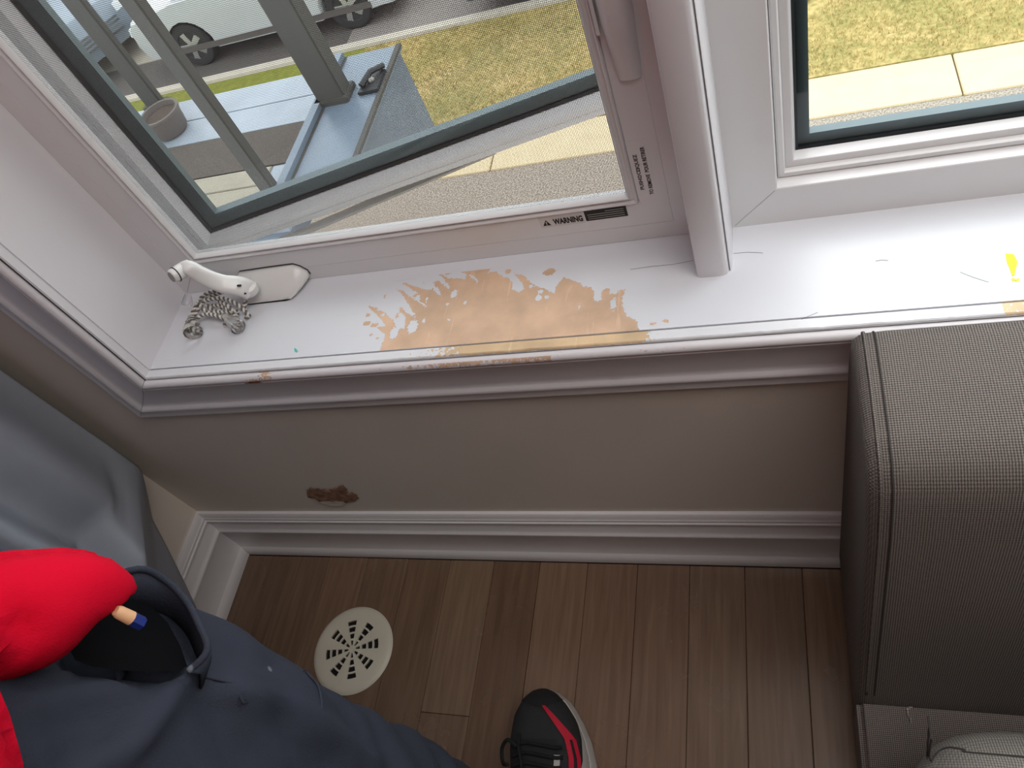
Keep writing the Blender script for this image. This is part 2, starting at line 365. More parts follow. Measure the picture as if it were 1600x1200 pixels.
g.add(v, [(i, (i + 1) % n, n + (i + 1) % n, n + i) for i in range(n)]); g.put('baseboard_left', 'base', kind='structure', smooth=True)

# ================================================================== WINDOW TRIM
# sill board, with a finer mesh where the paint has peeled
def px1(x, y): return onZ(560 + x * .1625, 400 + y * .1625, SZ)
def px2(x, y): return onZ(800 + x * .16875, 400 + y * .16875, SZ)
c1 = [(225, 850), (255, 790), (262, 760), (225, 725), (180, 690), (262, 675), (225, 610), (160, 545), (60, 465), (112, 478), (200, 528), (250, 540), (310, 598), (390, 680), (436, 702), (452, 660), (440, 590), (382, 505), (412, 500), (470, 550), (543, 598), (540, 560), (470, 450), (432, 380), (366, 318), (440, 338), (500, 402), (560, 430), (640, 490), (652, 482), (586, 425), (592, 385), (560, 348), (470, 290), (408, 255), (470, 265), (540, 288), (610, 318), (690, 328), (712, 312), (765, 370), (800, 380), (788, 345), (722, 258), (770, 232), (815, 270), (858, 318), (884, 300), (825, 222), (768, 168), (802, 176), (860, 214), (960, 218), (1028, 225), (1040, 180), (1108, 220), (1140, 265), (1160, 240), (1112, 190), (1042, 174), (985, 150), (1040, 108), (1130, 122), (1200, 128), (1280, 114), (1242, 165), (1320, 148), (1400, 205), (1450, 215), (1480, 262), (1480, 320), (1530, 345), (1588, 332)]
c2 = [(70, 330), (112, 310), (105, 270), (60, 205), (22, 165), (112, 180), (160, 240), (240, 285), (330, 318), (400, 360), (404, 290), (440, 240), (480, 200), (560, 228), (630, 248), (652, 285), (730, 290), (760, 340), (758, 408), (798, 425), (825, 400), (838, 310), (893, 300), (910, 350), (965, 350), (990, 310), (1050, 310), (1020, 370), (1025, 470), (1060, 560), (1140, 590), (1172, 655)]
poly = [px1(*p) for p in c1] + [px2(*p) for p in c2]
poly = [(p.x, p.y) for p in poly]; poly = [(poly[0][0], .480)] + poly + [(poly[-1][0] + .002, .480)]
holes = [(1, 345, 735, 38, 58), (1, 520, 680, 46, 64), (1, 918, 365, 30, 34), (1, 400, 630, 42, 74), (2, 938, 448, 26, 56), (2, 248, 388, 30, 28), (2, 262, 330, 26, 20), (2, 320, 375, 22, 16), (2, 622, 470, 11, 26), (2, 178, 280, 22, 14), (1, 655, 420, 13, 18), (1, 862, 465, 14, 13), (1, 1026, 448, 14, 17), (1, 628, 618, 14, 22), (1, 868, 612, 10, 10), (1, 232, 568, 20, 12)]
bits = [(2, 345, 148, 52, 32), (1, 1440, 150, 34, 20), (1, 75, 650, 40, 20), (1, 150, 665, 34, 18), (1, 75, 570, 30, 15), (1, 545, 382, 18, 16), (1, 120, 760, 24, 10), (1, 190, 790, 22, 9), (1, 370, 575, 18, 26), (1, 170, 505, 24, 12), (1, 870, 160, 26, 18), (1, 620, 268, 10, 8), (1, 255, 390, 9, 9), (2, 1430, 605, 34, 16), (2, 1310, 625, 26, 12)]
def ell(P, q):
    f = px1 if q[0] == 1 else px2
    c, a, b = f(q[1], q[2]), f(q[1] + q[3], q[2]), f(q[1], q[2] + q[4])
    rx, ry = (a - c).length, (b - c).length; d = P - np.array([c.x, c.y])
    return (1 - np.sqrt((d[:, 0] / rx) ** 2 + (d[:, 1] / ry) ** 2)) * min(rx, ry)
def peel_sd(P):
    s = seg_sd(P, poly)
    for h in holes: s = np.minimum(s, -ell(P, h))
    for h in bits: s = np.maximum(s, ell(P, h))
    return s
def grid(x0, x1, y0, y1, nx, ny, z):
    xs = np.linspace(x0, x1, nx); ys = np.linspace(y0, y1, ny)
    v = [(x, y, z) for y in ys for x in xs]
    return v, [(j * nx + i, j * nx + i + 1, (j + 1) * nx + i + 1, (j + 1) * nx + i) for j in range(ny - 1) for i in range(nx - 1)]
GY = .4915                     # groove between sill board and its nosing
g = G(); DX0, DX1 = -.475, -.11
g.add(*grid(OX0, DX0, GY, .66, 2, 2, SZ)); g.add(*grid(DX0, DX1, GY, .602, 320, 100, SZ)); g.add(*grid(DX0, DX1, .602, .66, 2, 2, SZ)); g.add(*grid(DX1, OX1, GY, .66, 2, 2, SZ))
g.add([(OX0, GY, SZ), (OX1, GY, SZ), (OX1, GY, SZ - .02), (OX0, GY, SZ - .02)], [(0, 1, 2, 3)])
me = bpy.data.meshes.new('window_sill'); me.from_pydata(g.v, [], g.f); me.update(); me.materials.append(MAT['sill'])
P = np.array(g.v)[:, :2]; sd = np.full(len(P), -.05); dense = (P[:, 0] >= DX0 - 1e-6) & (P[:, 0] <= DX1 + 1e-6) & (P[:, 1] < .6021)
sd[dense] = peel_sd(P[dense]); set_attr(me, 'peel', np.clip(sd, -.05, .05)); set_attr(me, 'gouge', np.full(len(P), -.05))
window_sill = obj('trim_5', None, None, me=me, kind='structure'); window_sill['label'] = 'white painted window sill with a large peeled patch'
def lip_mask(x):               # bare stretches of the nosing
    xa, xb, xc, xd = onZ(745, 540, SZ).x, onZ(1000, 520, SZ).x, onZ(640, 548, SZ).x, onZ(1050, 515, SZ).x
    if xa < x < xb: return .0021
    if xc < x <= xa: return -.0014 + .0035 * ((x - xc) / (xa - xc)) ** 1.5
    if xb <= x < xd: return .0021 - .0035 * min(1, (x - xb) / (xd - xb) * 2)
    e = onZ(1585, 467, SZ).x
    return .001 if abs(x - e) < .012 else -.0075
xs = list(np.arange(OX0, OX1 + .002, .003)); g = G(); v = []; NP = [(GY - .0012, SZ - .012), (GY - .0012, SZ - .0012), (GY - .0024, SZ), (.485, SZ), (.4786, SZ - .0002), (.4773, SZ - .0012), (.477, SZ - .0038), (.483, SZ - .0048)]
at = []
for x in xs:
    wob = .0005 * noise.noise((x * 45, 0, 0)) + .0004 * noise.noise((x * 160, 3, 0))
    for j, (y, z) in enumerate(NP): v.append((x, y + (wob if j in (3, 4, 5) else 0), z + (wob * .6 if j in (3, 4, 5) else 0))); at.append(lip_mask(x) if j < 6 else lip_mask(x) - .004)
n = len(NP); f = [(i * n + j, i * n + j + 1, (i + 1) * n + j + 1, (i + 1) * n + j) for i in range(len(xs) - 1) for j in range(n - 1)]
me = bpy.data.meshes.new('sill_nosing'); me.from_pydata(v, [], f); me.update(); me.materials.append(MAT['lip']); set_attr(me, 'peel', at); set_attr(me, 'gouge', np.full(len(at), -.05))
for p in me.polygons: p.use_smooth = True
me.set_sharp_from_angle(angle=.6)
obj('sill_nosing', None, None, me=me, parent=window_sill)
# side and head linings of the opening
B('trim_6', OX0 - .0035, OX0, .477, .70, SZ - .02, OZ1, 'paint', kind='structure', bevel=.001)['label'] = 'white painted left window jamb board'
B('trim_7', OX1, OX1 + .0035, .477, .70, SZ - .02, OZ1, 'paint', kind='structure')['label'] = 'white painted right window jamb board'
B('trim_8', OX0, OX1, .477, .70, OZ1, OZ1 + .0035, 'paint', kind='structure')['label'] = 'white painted window head board'
B('jamb_bead', OX0 - .0008, OX0 + .0012, .4895, .4917, SZ, OZ1, 'paint', bpy.data.objects['trim_6'])
# casings: distance outwards from the opening, depth
CP = [(.008, .4786), (.0015, .4778), (-.0001, .4766), (-.0002, .4742), (.0010, .4710), (.0032, .4690), (.006, .4683), (.0085, .4690), (.0105, .4711), (.0118, .4728), (.0130, .4724), (.0140, .4710), (.0152, .4712), (.0168, .4730), (.026, .4778), (.038, .4815), (.052, .484),
      (.064, .4852), (.0715, .4858), (.073, .4845), (.0755, .4822), (.0785, .4813), (.082, .4822), (.0845, .4838), (.0965, .4843), (.097, .486), (.097, .493)]
ci = .0045
def casing(name, label, side):
    v, at, ag = [], [], []
    if side in 'bt': ts = np.linspace(0, 1, 620 if side == 'b' else 2)
    else: ts = np.linspace(0, 1, 60)
    for t in ts:
        for d, y in CP:
            e = ci + d
            if side == 'b': x = (OX0 - e + .0004) * (1 - t) + (OX1 + e - .0004) * t; z = SZ - e
            elif side == 't': x = (OX0 - e) * (1 - t) + (OX1 + e) * t; z = OZ1 + e
            elif side == 'l': x = OX0 - e - .0004; z = (SZ - e) * (1 - t) + (OZ1 + e) * t
            else: x = OX1 + e; z = (SZ - e) * (1 - t) + (OZ1 + e) * t
            a, gq = -.02, -.05
            if side == 'b':
                if .0005 < d < .0108:
                    x8, x9 = onY(650, 570, .472).x, onY(860, 552, .472).x
                    if x8 - .06 < x < x9: a = min(.0009, (x - x8) * .03) - .0022 * (d / .011) + .0012 * noise.noise((x * 28, 2, 0))
                    elif x9 <= x < onY(1080, 530, .472).x: a = -.0012 - .001 * (d / .011)
                cx = onY(405, 602, .4745).x
                if .0095 < d < .0185: gq = .0040 - abs(x - cx) * .26 - abs(d - .0138) * .4
                if .003 < d < .011: a = max(a, .0004 - abs(x - cx - .004) * .10)
                if d < .009: a = max(a, .0012 - abs(x - onY(416, 585, .474).x) * .22)
            at.append(a); ag.append(gq); v.append((x, y, z))
    n = len(CP); f = [(i * n + j, i * n + j + 1, (i + 1) * n + j + 1, (i + 1) * n + j) for i in range(len(ts) - 1) for j in range(n - 1)]
    me = bpy.data.meshes.new(name); me.from_pydata(v, [], f); me.update(); me.materials.append(MAT['cas']); set_attr(me, 'peel', at); set_attr(me, 'gouge', ag)
    bm = bmesh.new(); bm.from_mesh(me); bmesh.ops.recalc_face_normals(bm, faces=bm.faces); bm.to_mesh(me); bm.free()
    for p in me.polygons: p.use_smooth = True
    me.set_sharp_from_angle(angle=.9)
    o = obj(name, None, None, me=me, kind='structure'); o['label'] = label; return o
casing('trim_1', 'white moulded casing under the window sill, chipped along its top bead', 'b')
casing('trim_2', 'white moulded casing up the left side of the window', 'l')
casing('trim_3', 'white moulded casing up the right side of the window', 'r')
casing('trim_4', 'white moulded casing over the window head', 't')

# ================================================================== LEFT WINDOW (open casement)
FY = .62
win1 = empty('window_1', (-.43, FY, SZ), kind='structure'); win1['label'] = 'white vinyl casement window with insect screen, sash swung outwards'
def part(g, name, mat, parent, **k):
    o = g.put(name, mat, **k); adopt(o, parent); return o
F1 = (OX0, -.083, SZ, OZ1)
part(G().ring(*F1, [(0, FY + .004), (.0005, FY), (.022, FY), (.0222, FY + .0006), (.0228, FY), (.053, FY), (.0545, FY + .002), (.0545, FY + .016), (.046, FY + .018), (.030, FY + .020), (.006, FY + .046), (0, FY + .05)], closed=True), 'frame', 'vinyl', win1)
sf = part(G().ring(OX0 + .0545, -.083 - .0545, SZ + .0545, OZ1 - .0545, [(0, FY + .012), (0, FY - .0005), (.0012, FY - .0025), (.003, FY - .0015), (.0038, FY + .001), (.0066, FY + .001), (.0074, FY - .0015), (.0088, FY - .0022), (.0102, FY - .0005), (.0104, FY + .012)], closed=True), 'screen_frame', 'vinyl', win1, smooth=True)
# screen cloth: every yarn is real
sx0, sx1, sz0, sz1 = OX0 + .064, -.147, SZ + .064, OZ1 - .064
v, f = [], []; pitch, hw = .00165, .00020
def yarn(a, b, off):
    n0 = len(v)
    for p in (a, b):
        for dx, dy in ((-1, -.5), (1, -.5), (0, .9)):
            v.append((p[0] + off[0] * dx, p[1] + dy * hw, p[2] + off[1] * dx))
    for j in range(3): f.append((n0 + j, n0 + (j + 1) % 3, n0 + 3 + (j + 1) % 3, n0 + 3 + j))
x = sx0
while x < sx1: yarn((x, FY + .006, sz0), (x, FY + .006, sz1), (hw, 0)); x += pitch
z = sz0
while z < sz1: yarn((sx0, FY + .0064, z), (sx1, FY + .0064, z), (0, hw)); z += pitch
me = bpy.data.meshes.new('screen_cloth'); me.from_pydata(v, [], f); me.update(); me.materials.append(MAT['screenw'])
scr = obj('screen_cloth', None, None, me=me, kind='stuff'); adopt(scr, win1)
# the sash, 16.5 degrees open about its left edge
TH = math.radians(16.5)
def sxf(u, v_, z):             # sash coordinates -> world
    return (-.768 + math.cos(TH) * u - math.sin(TH) * v_, .6487 + math.sin(TH) * u + math.cos(TH) * v_, z)
U0, SU, S0, S1 = .0235, .70, .6125, 1.93
sash = part(G().ring(U0, SU, S0, S1, [(0, .05), (0, .001), (.001, 0), (.0083, 0), (.0088, .001), (.0102, .001), (.0107, 0), (.0175, 0), (.0185, .001), (.0275, .012), (.0275, .045), (.024, .05)], closed=True, xf=sxf), 'sash', 'vinyl', win1)
part(G().ring(U0, SU, S0, S1, [(.0273, .0105), (.0305, .013), (.0305, .016), (.027, .016)], closed=True, xf=sxf), 'gasket', 'gasket', sash)
part(G().ring(U0, SU, S0, S1, [(.0270, .0165), (.0270, .030), (.0485, .030), (.0485, .0165)], closed=True, xf=sxf), 'spacer_bar', 'spacer', sash)
part(G().add([sxf(u, .0148, z) for u, z in ((U0 + .022, S0 + .022), (SU - .022, S0 + .022), (SU - .022, S1 - .022), (U0 + .022, S1 - .022))], [(0, 1, 2, 3)]), 'pane', 'glass', sash)
part(G().box(-.775, -.7478, .652, .660, SZ + .02, OZ1 - .06), 'weather_strip', 'gasket', win1)
# opener arm from the frame to the bottom of the sash
pa = onZ(438, 377, .606); pb = onZ(772, 233, .606)
d = (pb - pa).normalized(); s = Vector((-d.y, d.x, 0)) * .0075
part(G().loft([[p - s + Vector((0, 0, dz)), p + s + Vector((0, 0, dz)), p + s + Vector((0, 0, dz - .003)), p - s + Vector((0, 0, dz - .003))] for p, dz in ((pa - d * .04, 0), (pa, .001), (pb, 0))]), 'opener_arm', 'metalw', win1)
part(G().box(OX0 + .06, -.14, FY + .03, FY + .045, SZ - .02, SZ + .012), 'opener_track', 'metalw', win1)
# mullion post standing on the sill between the two windows
mp_ = [(-.0825, .625), (-.0825, .5585), (-.0815, .5558), (-.079, .5545), (-.066, .5540), (-.0565, .5545), (-.0525, .556), (-.0505, .559), (-.0498, .563), (-.0492, .5632), (-.0488, .560), (-.0478, .561), (-.0466, .568), (-.046, .60), (-.046, .625)]
part(G().prism(mp_, 'z', SZ, OZ1), 'mullion', 'paint', win1, smooth=True)

# ================================================================== RIGHT WINDOW (fixed)
win2 = empty('window_2', (.56, FY, SZ), kind='structure'); win2['label'] = 'white vinyl fixed window above the sofa'
F2 = (-.046, OX1, SZ, OZ1); FY2 = .6215
part(G().ring(*F2, [(0, FY2 + .1), (0, FY2), (.0462, FY2), (.0472, FY2 + .0008), (.0480, FY2 + .018), (.0484, FY2 + .014), (.0505, FY2 + .0128), (.0545, FY2 + .0128), (.0558, FY2 + .015), (.0562, FY2 + .022), (.04, FY2 + .03), (.03, FY2 + .1)], closed=True), 'frame', 'vinyl', win2)
part(G().ring(*F2, [(.0560, FY2 + .05), (.0560, FY2 + .0190), (.0568, FY2 + .0185), (.0632, FY2 + .0185), (.0642, FY2 + .019), (.0665, FY2 + .031), (.0665, FY2 + .05)], closed=True), 'fixed_sash', 'vinyl', win2)
part(G().ring(*F2, [(.0660, FY2 + .0305), (.0690, FY2 + .0312), (.0690, FY2 + .034), (.0660, FY2 + .034)], closed=True), 'gasket', 'gasket', win2)
part(G().ring(*F2, [(.0660, FY2 + .036), (.0660, FY2 + .046), (.0800, FY2 + .046), (.0800, FY2 + .036)], closed=True), 'spacer_bar', 'spacer', win2)
part(G().add([(-.046 + .06, FY2 + .0335, SZ + .06), (OX1 - .06, FY2 + .0335, SZ + .06), (OX1 - .06, FY2 + .0335, OZ1 - .06), (-.046 + .06, FY2 + .0335, OZ1 - .06)], [(0, 1, 2, 3)]), 'pane', 'glass', win2)
# mitre lines at the lower left corners of both frames
for nm, a, b, par, yy in (('mitre_line', (OX0 + .004, SZ + .004), (OX0 + .05, SZ + .05), win1, FY), ('mitre_line', (-.137, SZ + .053), (-.086, SZ + .003), win1, FY), ('mitre_line', (-.043, SZ + .003), (-.001, SZ + .045), win2, FY2)):
    g = G().add([(a[0] - .00018, yy - .0002, a[1] + .00018), (a[0] + .00018, yy - .0002, a[1] - .00018), (b[0] + .00018, yy - .0002, b[1] - .00018), (b[0] - .00018, yy - .0002, b[1] + .00018)], [(0, 1, 2, 3)])
    part(g, nm, 'greytxt', par)

# ---- lock lever cover on the right stile of the left frame
lk = empty('window_lock', (-.115, FY, .9)); tag(lk, 'white window lock cover on the frame beside the mullion', 'window lock')
lb = onY(1003, 130, FY - .012)
rings = []
for t in np.linspace(0, 1, 14):
    z = lb.z + t * .26; s = min(1, .72 + t * 1.2) if t < .2 else 1; dpt = .006 + .014 * min(1, t * 5)
    rings.append([(-.1175 + .0145 * s * math.cos(a), FY - max(0, math.sin(a)) * dpt * s, z) for a in np.linspace(0, math.pi, 9)] + [(-.1175 - .0145 * s, FY + .001, z), (-.1175 + .0145 * s, FY + .001, z)])
part(G().loft(rings), 'cover', 'vinyl', lk, smooth=True)
part(G().box(-.1365, -.1335, FY - .009, FY, lb.z + .05, lb.z + .26), 'lever', 'vinyl', lk, bevel=.001)

# ================================================================== CRANK HANDLE
ck = empty('window_crank', (-.60, FY, SZ)); tag(ck, 'white folding window crank in the left corner of the sill', 'window crank')
pl = onY(378, 426, FY); pr = onY(482, 424, FY); zt_ = onY(430, 417, FY).z
def cov(xl, xr, zb, zt, y, tip):
    o_ = [(xl, zb), (xl, zt - .003), (xl + .004, zt), ((xl + xr) / 2, zt + .001), (xr - tip, zt + .001), (xr - tip * .45, zt - .004), (xr, zb + (zt - zb) * .55), (xr, zb + (zt - zb) * .3), (xr - tip * .5, zb + .001), (xr - tip, zb)]
    return [(x, y, z) for x, z in o_]
rings = [cov(pl.x - .006, pr.x, SZ + .0015, zt_, FY, .014), cov(pl.x - .006, pr.x - .0005, SZ + .0015, zt_ - .001, FY - .006, .014), cov(pl.x - .004, pr.x - .006, SZ + .0015, zt_ - .008, FY - .018, .017), cov(pl.x, pr.x - .015, SZ + .0015, zt_ - .018, FY - .029, .022), cov(pl.x + .003, pr.x - .022, SZ + .002, zt_ - .026, FY - .034, .026)]
part(G().loft(rings), 'cover', 'crank', ck, smooth='all')
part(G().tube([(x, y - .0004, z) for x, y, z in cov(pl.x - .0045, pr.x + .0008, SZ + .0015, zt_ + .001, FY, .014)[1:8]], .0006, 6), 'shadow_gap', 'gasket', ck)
ap = [onY(388, 452, .585), onY(372, 447, .580), onY(350, 444, .577), onY(330, 437, .575), onY(312, 428, .574), onY(296, 419, .574), onY(287, 420, .574)]
path = spline(ap, 6); g = G(); rings = []
for i, p in enumerate(path):
    t = i / (len(path) - 1); a = .0135 * (1 - t) + .0085 * t; b = .0085 * (1 - t) + .007 * t
    q = path[min(i + 1, len(path) - 1)] - path[max(i - 1, 0)]; q.normalize(); nrm = Vector((0, -.45, .9)); nrm = (nrm - q * nrm.dot(q)).normalized(); bi = q.cross(nrm)
    rings.append([p + bi * a * math.copysign(abs(math.cos(h)) ** .6, math.cos(h)) + nrm * b * math.copysign(abs(math.sin(h)) ** .7, math.sin(h)) for h in (2 * math.pi * j / 14 for j in range(14))])
part(g.loft(rings), 'arm', 'crank', ck, smooth=True)
part(G().lathe([(.0, .0), (.010, 0), (.012, .003), (.012, .010), (.009, .0135), (0, .0135)], 20), 'pivot', 'crank', ck, smooth=True).location = ap[0] + Vector((-.0, .002, -.008))
k0 = onY(291, 419, .577); k1 = onY(268, 433, .558); ax = (k1 - k0).normalized()
kn = part(G().tube([k0 - ax * .006, k0, k0 + (k1 - k0) * .5, k1 - ax * .002, k1], [.0086, .0098, .0096, .0090, .0074], 18), 'knob', 'crank', ck, smooth=True)
part(G().tube([k0 + (k1 - k0) * .68, k0 + (k1 - k0) * .74], .0100, 18), 'knob_ring', 'gasket', ck)
part(G().tube([k1 - ax * .0005, k1 + ax * .0006], .0064, 16), 'knob_cap', 'steel', ck)
for q in ((376, 446), (386, 458)):
    c = onY(*q, .5765); part(G().tube([c, c + Vector((0, -.004, .004))], .0014, 8), 'screw', 'gasket', ck)

# ================================================================== CORD BUNDLE on the sill
cb = empty('blind_cord', tuple(onZ(335, 500, SZ))); tag(cb, 'bundle of grey and white twisted blind cord with clear tassels on the sill corner', 'blind cord')
def P3(x, y, h): p = onZ(x, y, SZ + h); return p
def twisted(pts, r=.0017, turns=None):
    path = spline(pts, 14); ln = sum((b - a).length for a, b in zip(path, path[1:])); n = max(40, int(ln / .0011)); 
    # resample
    cum = [0]
    for a, b in zip(path, path[1:]): cum.append(cum[-1] + (b - a).length)
    rs = []
    for i in range(n + 1):
        s = ln * i / n; k = max(j for j in range(len(cum)) if cum[j] <= s + 1e-9); k = min(k, len(path) - 2)
        rs.append(path[k].lerp(path[k + 1], (s - cum[k]) / max(cum[k + 1] - cum[k], 1e-9)))
    res = []
    for ph in (0, math.pi):
        q = []; nrm = Vector((0, 0, 1))
        for i, p in enumerate(rs):
            t = (rs[min(i + 1, n)] - rs[max(i - 1, 0)]).normalized(); nn = (nrm - t * nrm.dot(t))
            nn = nn.normalized() if nn.length > 1e-4 else Vector((1, 0, 0)); b = t.cross(nn); a = ph + ln * i / n / .0075 * 2 * math.pi
            q.append(p + (nn * math.cos(a) + b * math.sin(a)) * r * .8)
        res.append(q)
    return res
strands = [
    [P3(345, 452, .030), P3(318, 462, .026), P3(300, 490, .016), P3(292, 508, .008), P3(302, 518, .004)],
    [P3(352, 455, .028), P3(326, 465, .022), P3(308, 486, .016), P3(298, 505, .010), P3(308, 516, .006)],
    [P3(320, 470, .022), P3(345, 466, .024), P3(368, 474, .020), P3(380, 484, .012), P3(390, 494, .004)],
    [P3(298, 505, .008), P3(318, 492, .012), P3(340, 494, .012), P3(356, 502, .006), P3(350, 508, .004)],
    [P3(330, 478, .014), P3(346, 478, .016), P3(360, 486, .012), P3(372, 492, .006)],
    [P3(340, 470, .02), P3(356, 478, .018), P3(366, 492, .008), P3(356, 500, .005), P3(340, 492, .006)],
    [P3(384, 470, .018), P3(382, 482, .010), P3(387, 494, .004), P3(384, 498, .003)],
    [P3(322, 476, .018), P3(334, 486, .010), P3(350, 488, .010), P3(372, 486, .012)],
    [P3(310, 470, .028), P3(316, 482, .018), P3(330, 490, .010), P3(346, 484, .010)],
]
for sgm in strands:
    a, b = twisted(sgm)
    o = part(G().tube(a, .0017, 6), 'cord', 'cord1', cb, smooth='all')
    part(G().tube(b, .0015, 6), 'strand', 'cord2', o, smooth='all')
def tassel(p, q, r0, r1):
    d = (Vector(q) - Vector(p)); g = G(); rs = []
    pts = [Vector(p) + d * t for t in (0, .25, .5, .75, .92, 1)]
    return part(g.tube(pts, [r0, r0 * 1.3, (r0 + r1) * .55, r1, r1 * .97, r1 * .6], 12), 'tassel', 'clear', cb, smooth=True)
tassel(P3(299, 496, .014), P3(302, 522, .0125), .005, .0125)
tassel(P3(350, 492, .012), P3(374, 513, .0105), .004, .0105)
tassel(P3(294, 460, .034), P3(292, 478, .026), .004, .007)
for dx in (-1, 0, 1): # frayed ends inside the clear tassel
    part(G().tube(spline([P3(352, 495, .009), P3(362, 502 + dx * 3, .009), P3(371, 506 + dx * 6, .008)], 5), .0009, 5), 'frayed_end', 'cord1', cb)

# ================================================================== STICKERS on the frame
def text_mesh(body, size, bold=.0):
    cu = bpy.data.curves.new('t', 'FONT'); cu.body = body; cu.size = size; cu.offset = bold; cu.align_x = 'LEFT'; cu.resolution_u = 3
    o = bpy.data.objects.new('t', cu); COL.objects.link(o); dg = bpy.context.evaluated_depsgraph_get()
    me = bpy.data.meshes.new_from_object(o.evaluated_get(dg)); bpy.data.objects.remove(o); return me
def put_text(name, body, x, z, height, width, parent, rot=0, mat='ink', y=FY - .0005, bold=.02):
    me = text_mesh(body, 1, bold); co_ = np.array([v.co[:] for v in me.vertices]); mn, mx = co_.min(0), co_.max(0)
    sx, sz = width / (mx[0] - mn[0]), height / (mx[1] - mn[1]); c, s = math.cos(rot), math.sin(rot)
    for v_ in me.vertices:
        a, b = (v_.co.x - mn[0]) * sx, (v_.co.y - mn[1]) * sz
        v_.co = (x + a * c - b * s, y, z + a * s + b * c)
    me.materials.clear(); me.materials.append(MAT[mat]); o = obj(name, None, None, me=me); adopt(o, parent); return o
wa, wb, wc = onY(846, 347, FY), onY(913, 336, FY), onY(979, 320, FY)
zb = SZ + .027; zt = zb + .0145
wl = empty('warning_label', (wb.x, FY, zb)); tag(wl, 'WARNING sticker with black print block under the insect screen', 'sticker')
wx0 = onY(845, 342, FY).x; wx1 = onY(912, 336, FY).x; wx2 = onY(979, 327, FY).x
zb = onY(880, 349, FY).z; zt = zb + .0125
part(G().box(wx0 - .003, wx1, FY - .0002, FY + .0005, zb - .003, zt + .002), 'backing', 'label', wl)
part(G().add([(wx0, FY - .0004, zb), (wx0 + .0095, FY - .0004, zb), (wx0 + .00475, FY - .0004, zb + .0085)], [(0, 1, 2)]), 'triangle', 'ink', wl)
put_text('exclamation_mark', '!', wx0 + .0040, zb + .0012, .005, .0014, wl, mat='label', y=FY - .0007)
put_text('lettering', 'WARNING', wx0 + .0125, zb, .0088, wx1 - wx0 - .0145, wl, bold=.05)
bk = part(G().box(wx1 + .001, wx2, FY - .0003, FY + .0005, zb - .001, zt + .001), 'print_block', 'ink', wl)
for i in range(4):
    zz = zb + .0012 + i * .0030
    part(G().box(wx1 + .004 + (.0 if i < 3 else .02), wx2 - .003, FY - .0006, FY, zz, zz + .0008), 'print_line', 'greytxt', bk)
pc = empty('screen_clip_label', tuple(onY(990, 270, FY))); tag(pc, 'upright clear sticker with push clip print beside the screen corner', 'sticker')
lx = onY(992, 300, FY)
part(G().box(-.1365, -.1165, FY - .0002, FY + .0004, SZ + .060, SZ + .135), 'backing', 'vinyl', pc)
put_text('lettering', 'PUSH   CLIQUEZ', -.1275, SZ + .072, .0046, .046, pc, rot=math.pi / 2)
put_text('lettering', 'TO REMOVE  POUR RETIRER', -.1195, SZ + .064, .0042, .062, pc, rot=math.pi / 2)
for zz in (.0875, .0965): part(G().ring(-.1318, -.1282, SZ + zz, SZ + zz + .0036, [(0, FY - .0005), (.0007, FY - .0005)]), 'clip_symbol', 'ink', pc)

# paint marks left on the sill
def blob(name, pts, mat, label, cat):
    P_ = [onZ(*p, SZ + .0003) for p in pts]; n = len(P_)
    g = G().add(P_ + [p - Vector((0, 0, .0004)) for p in P_], [tuple(range(n))] + [(i, (i + 1) % n, n + (i + 1) % n, n + i) for i in range(n)])
    return tag(g.put(name, mat), label, cat)
yb = blob('paint_mark', [(1571, 396), (1584, 397), (1590, 409), (1588, 418), (1585, 431), (1581, 431), (1577, 418), (1573, 410)], 'yellow', 'yellow paint mark on the white sill above the sofa', 'paint mark')
for q in (((1580, 435), (1585, 434), (1587, 438), (1582, 440)), ((1586, 437), (1592, 434), (1593, 438), (1588, 441))):
    P_ = [onZ(*p, SZ + .0003) for p in q]; o = G().add(P_, [tuple(range(4))]).put('drip', 'yellow'); adopt(o, yb)
tm = blob('paint_fleck', [(460, 543), (464, 546), (463, 549), (466, 547), (464, 551), (460, 549)], 'teal', 'tiny teal paint fleck on the sill left of the peeled patch', 'paint mark')

# hairline cracks in the sill paint beside the mullion
for pts in (((985, 421), (1020, 416), (1052, 413), (1083, 407)), ((1146, 396), (1168, 394), (1192, 395)), ((1252, 499), (1268, 492), (1278, 488)), ((1368, 408), (1378, 406), (1388, 407)), ((1500, 425), (1520, 433), (1545, 441))):
    P_ = [onZ(*p, SZ + .00025) for p in pts]; dv = Vector((0, .00022, 0))
    o = G().add([p - dv for p in P_] + [p + dv for p in P_], [(i, i + 1, len(P_) + i + 1, len(P_) + i) for i in range(len(P_) - 1)]).put('paint_crack', 'seam'); adopt(o, window_sill)
# torn hole in the wall
hc = onY(521, 774, WY); nx, ny = 70, 34; v, f, keep = [], [], {}
hp = [(478, 765), (484, 761), (500, 762), (512, 764), (528, 759), (536, 756), (543, 762), (545, 769), (556, 769), (562, 777), (557, 783), (545, 784), (541, 788), (532, 792), (512, 789), (498, 785), (494, 779), (480, 777)]
hpp = [(lambda p: (p.x, p.z))(onY(*p, WY)) for p in hp]
xs = np.linspace(min(p[0] for p in hpp) - .004, max(p[0] for p in hpp) + .004, nx); zs = np.linspace(min(p[1] for p in hpp) - .004, max(p[1] for p in hpp) + .004, ny)
PP = np.array([(x, z) for z in zs for x in xs]); sdv = seg_sd(PP, hpp)
for i, (p, s) in enumerate(zip(PP, sdv)):
    nn = noise.noise((p[0] * 260, 0, p[1] * 260)); s2 = s + .0016 * nn
    if s2 > 0:
        keep[i] = len(v); dpt = min(s2, .004) * .6 + .0016 * max(0, noise.noise((p[0] * 150, 5, p[1] * 320))) * (1 if s2 > .001 else 0)
        v.append((p[0], WY - .0002 - dpt, p[1]))
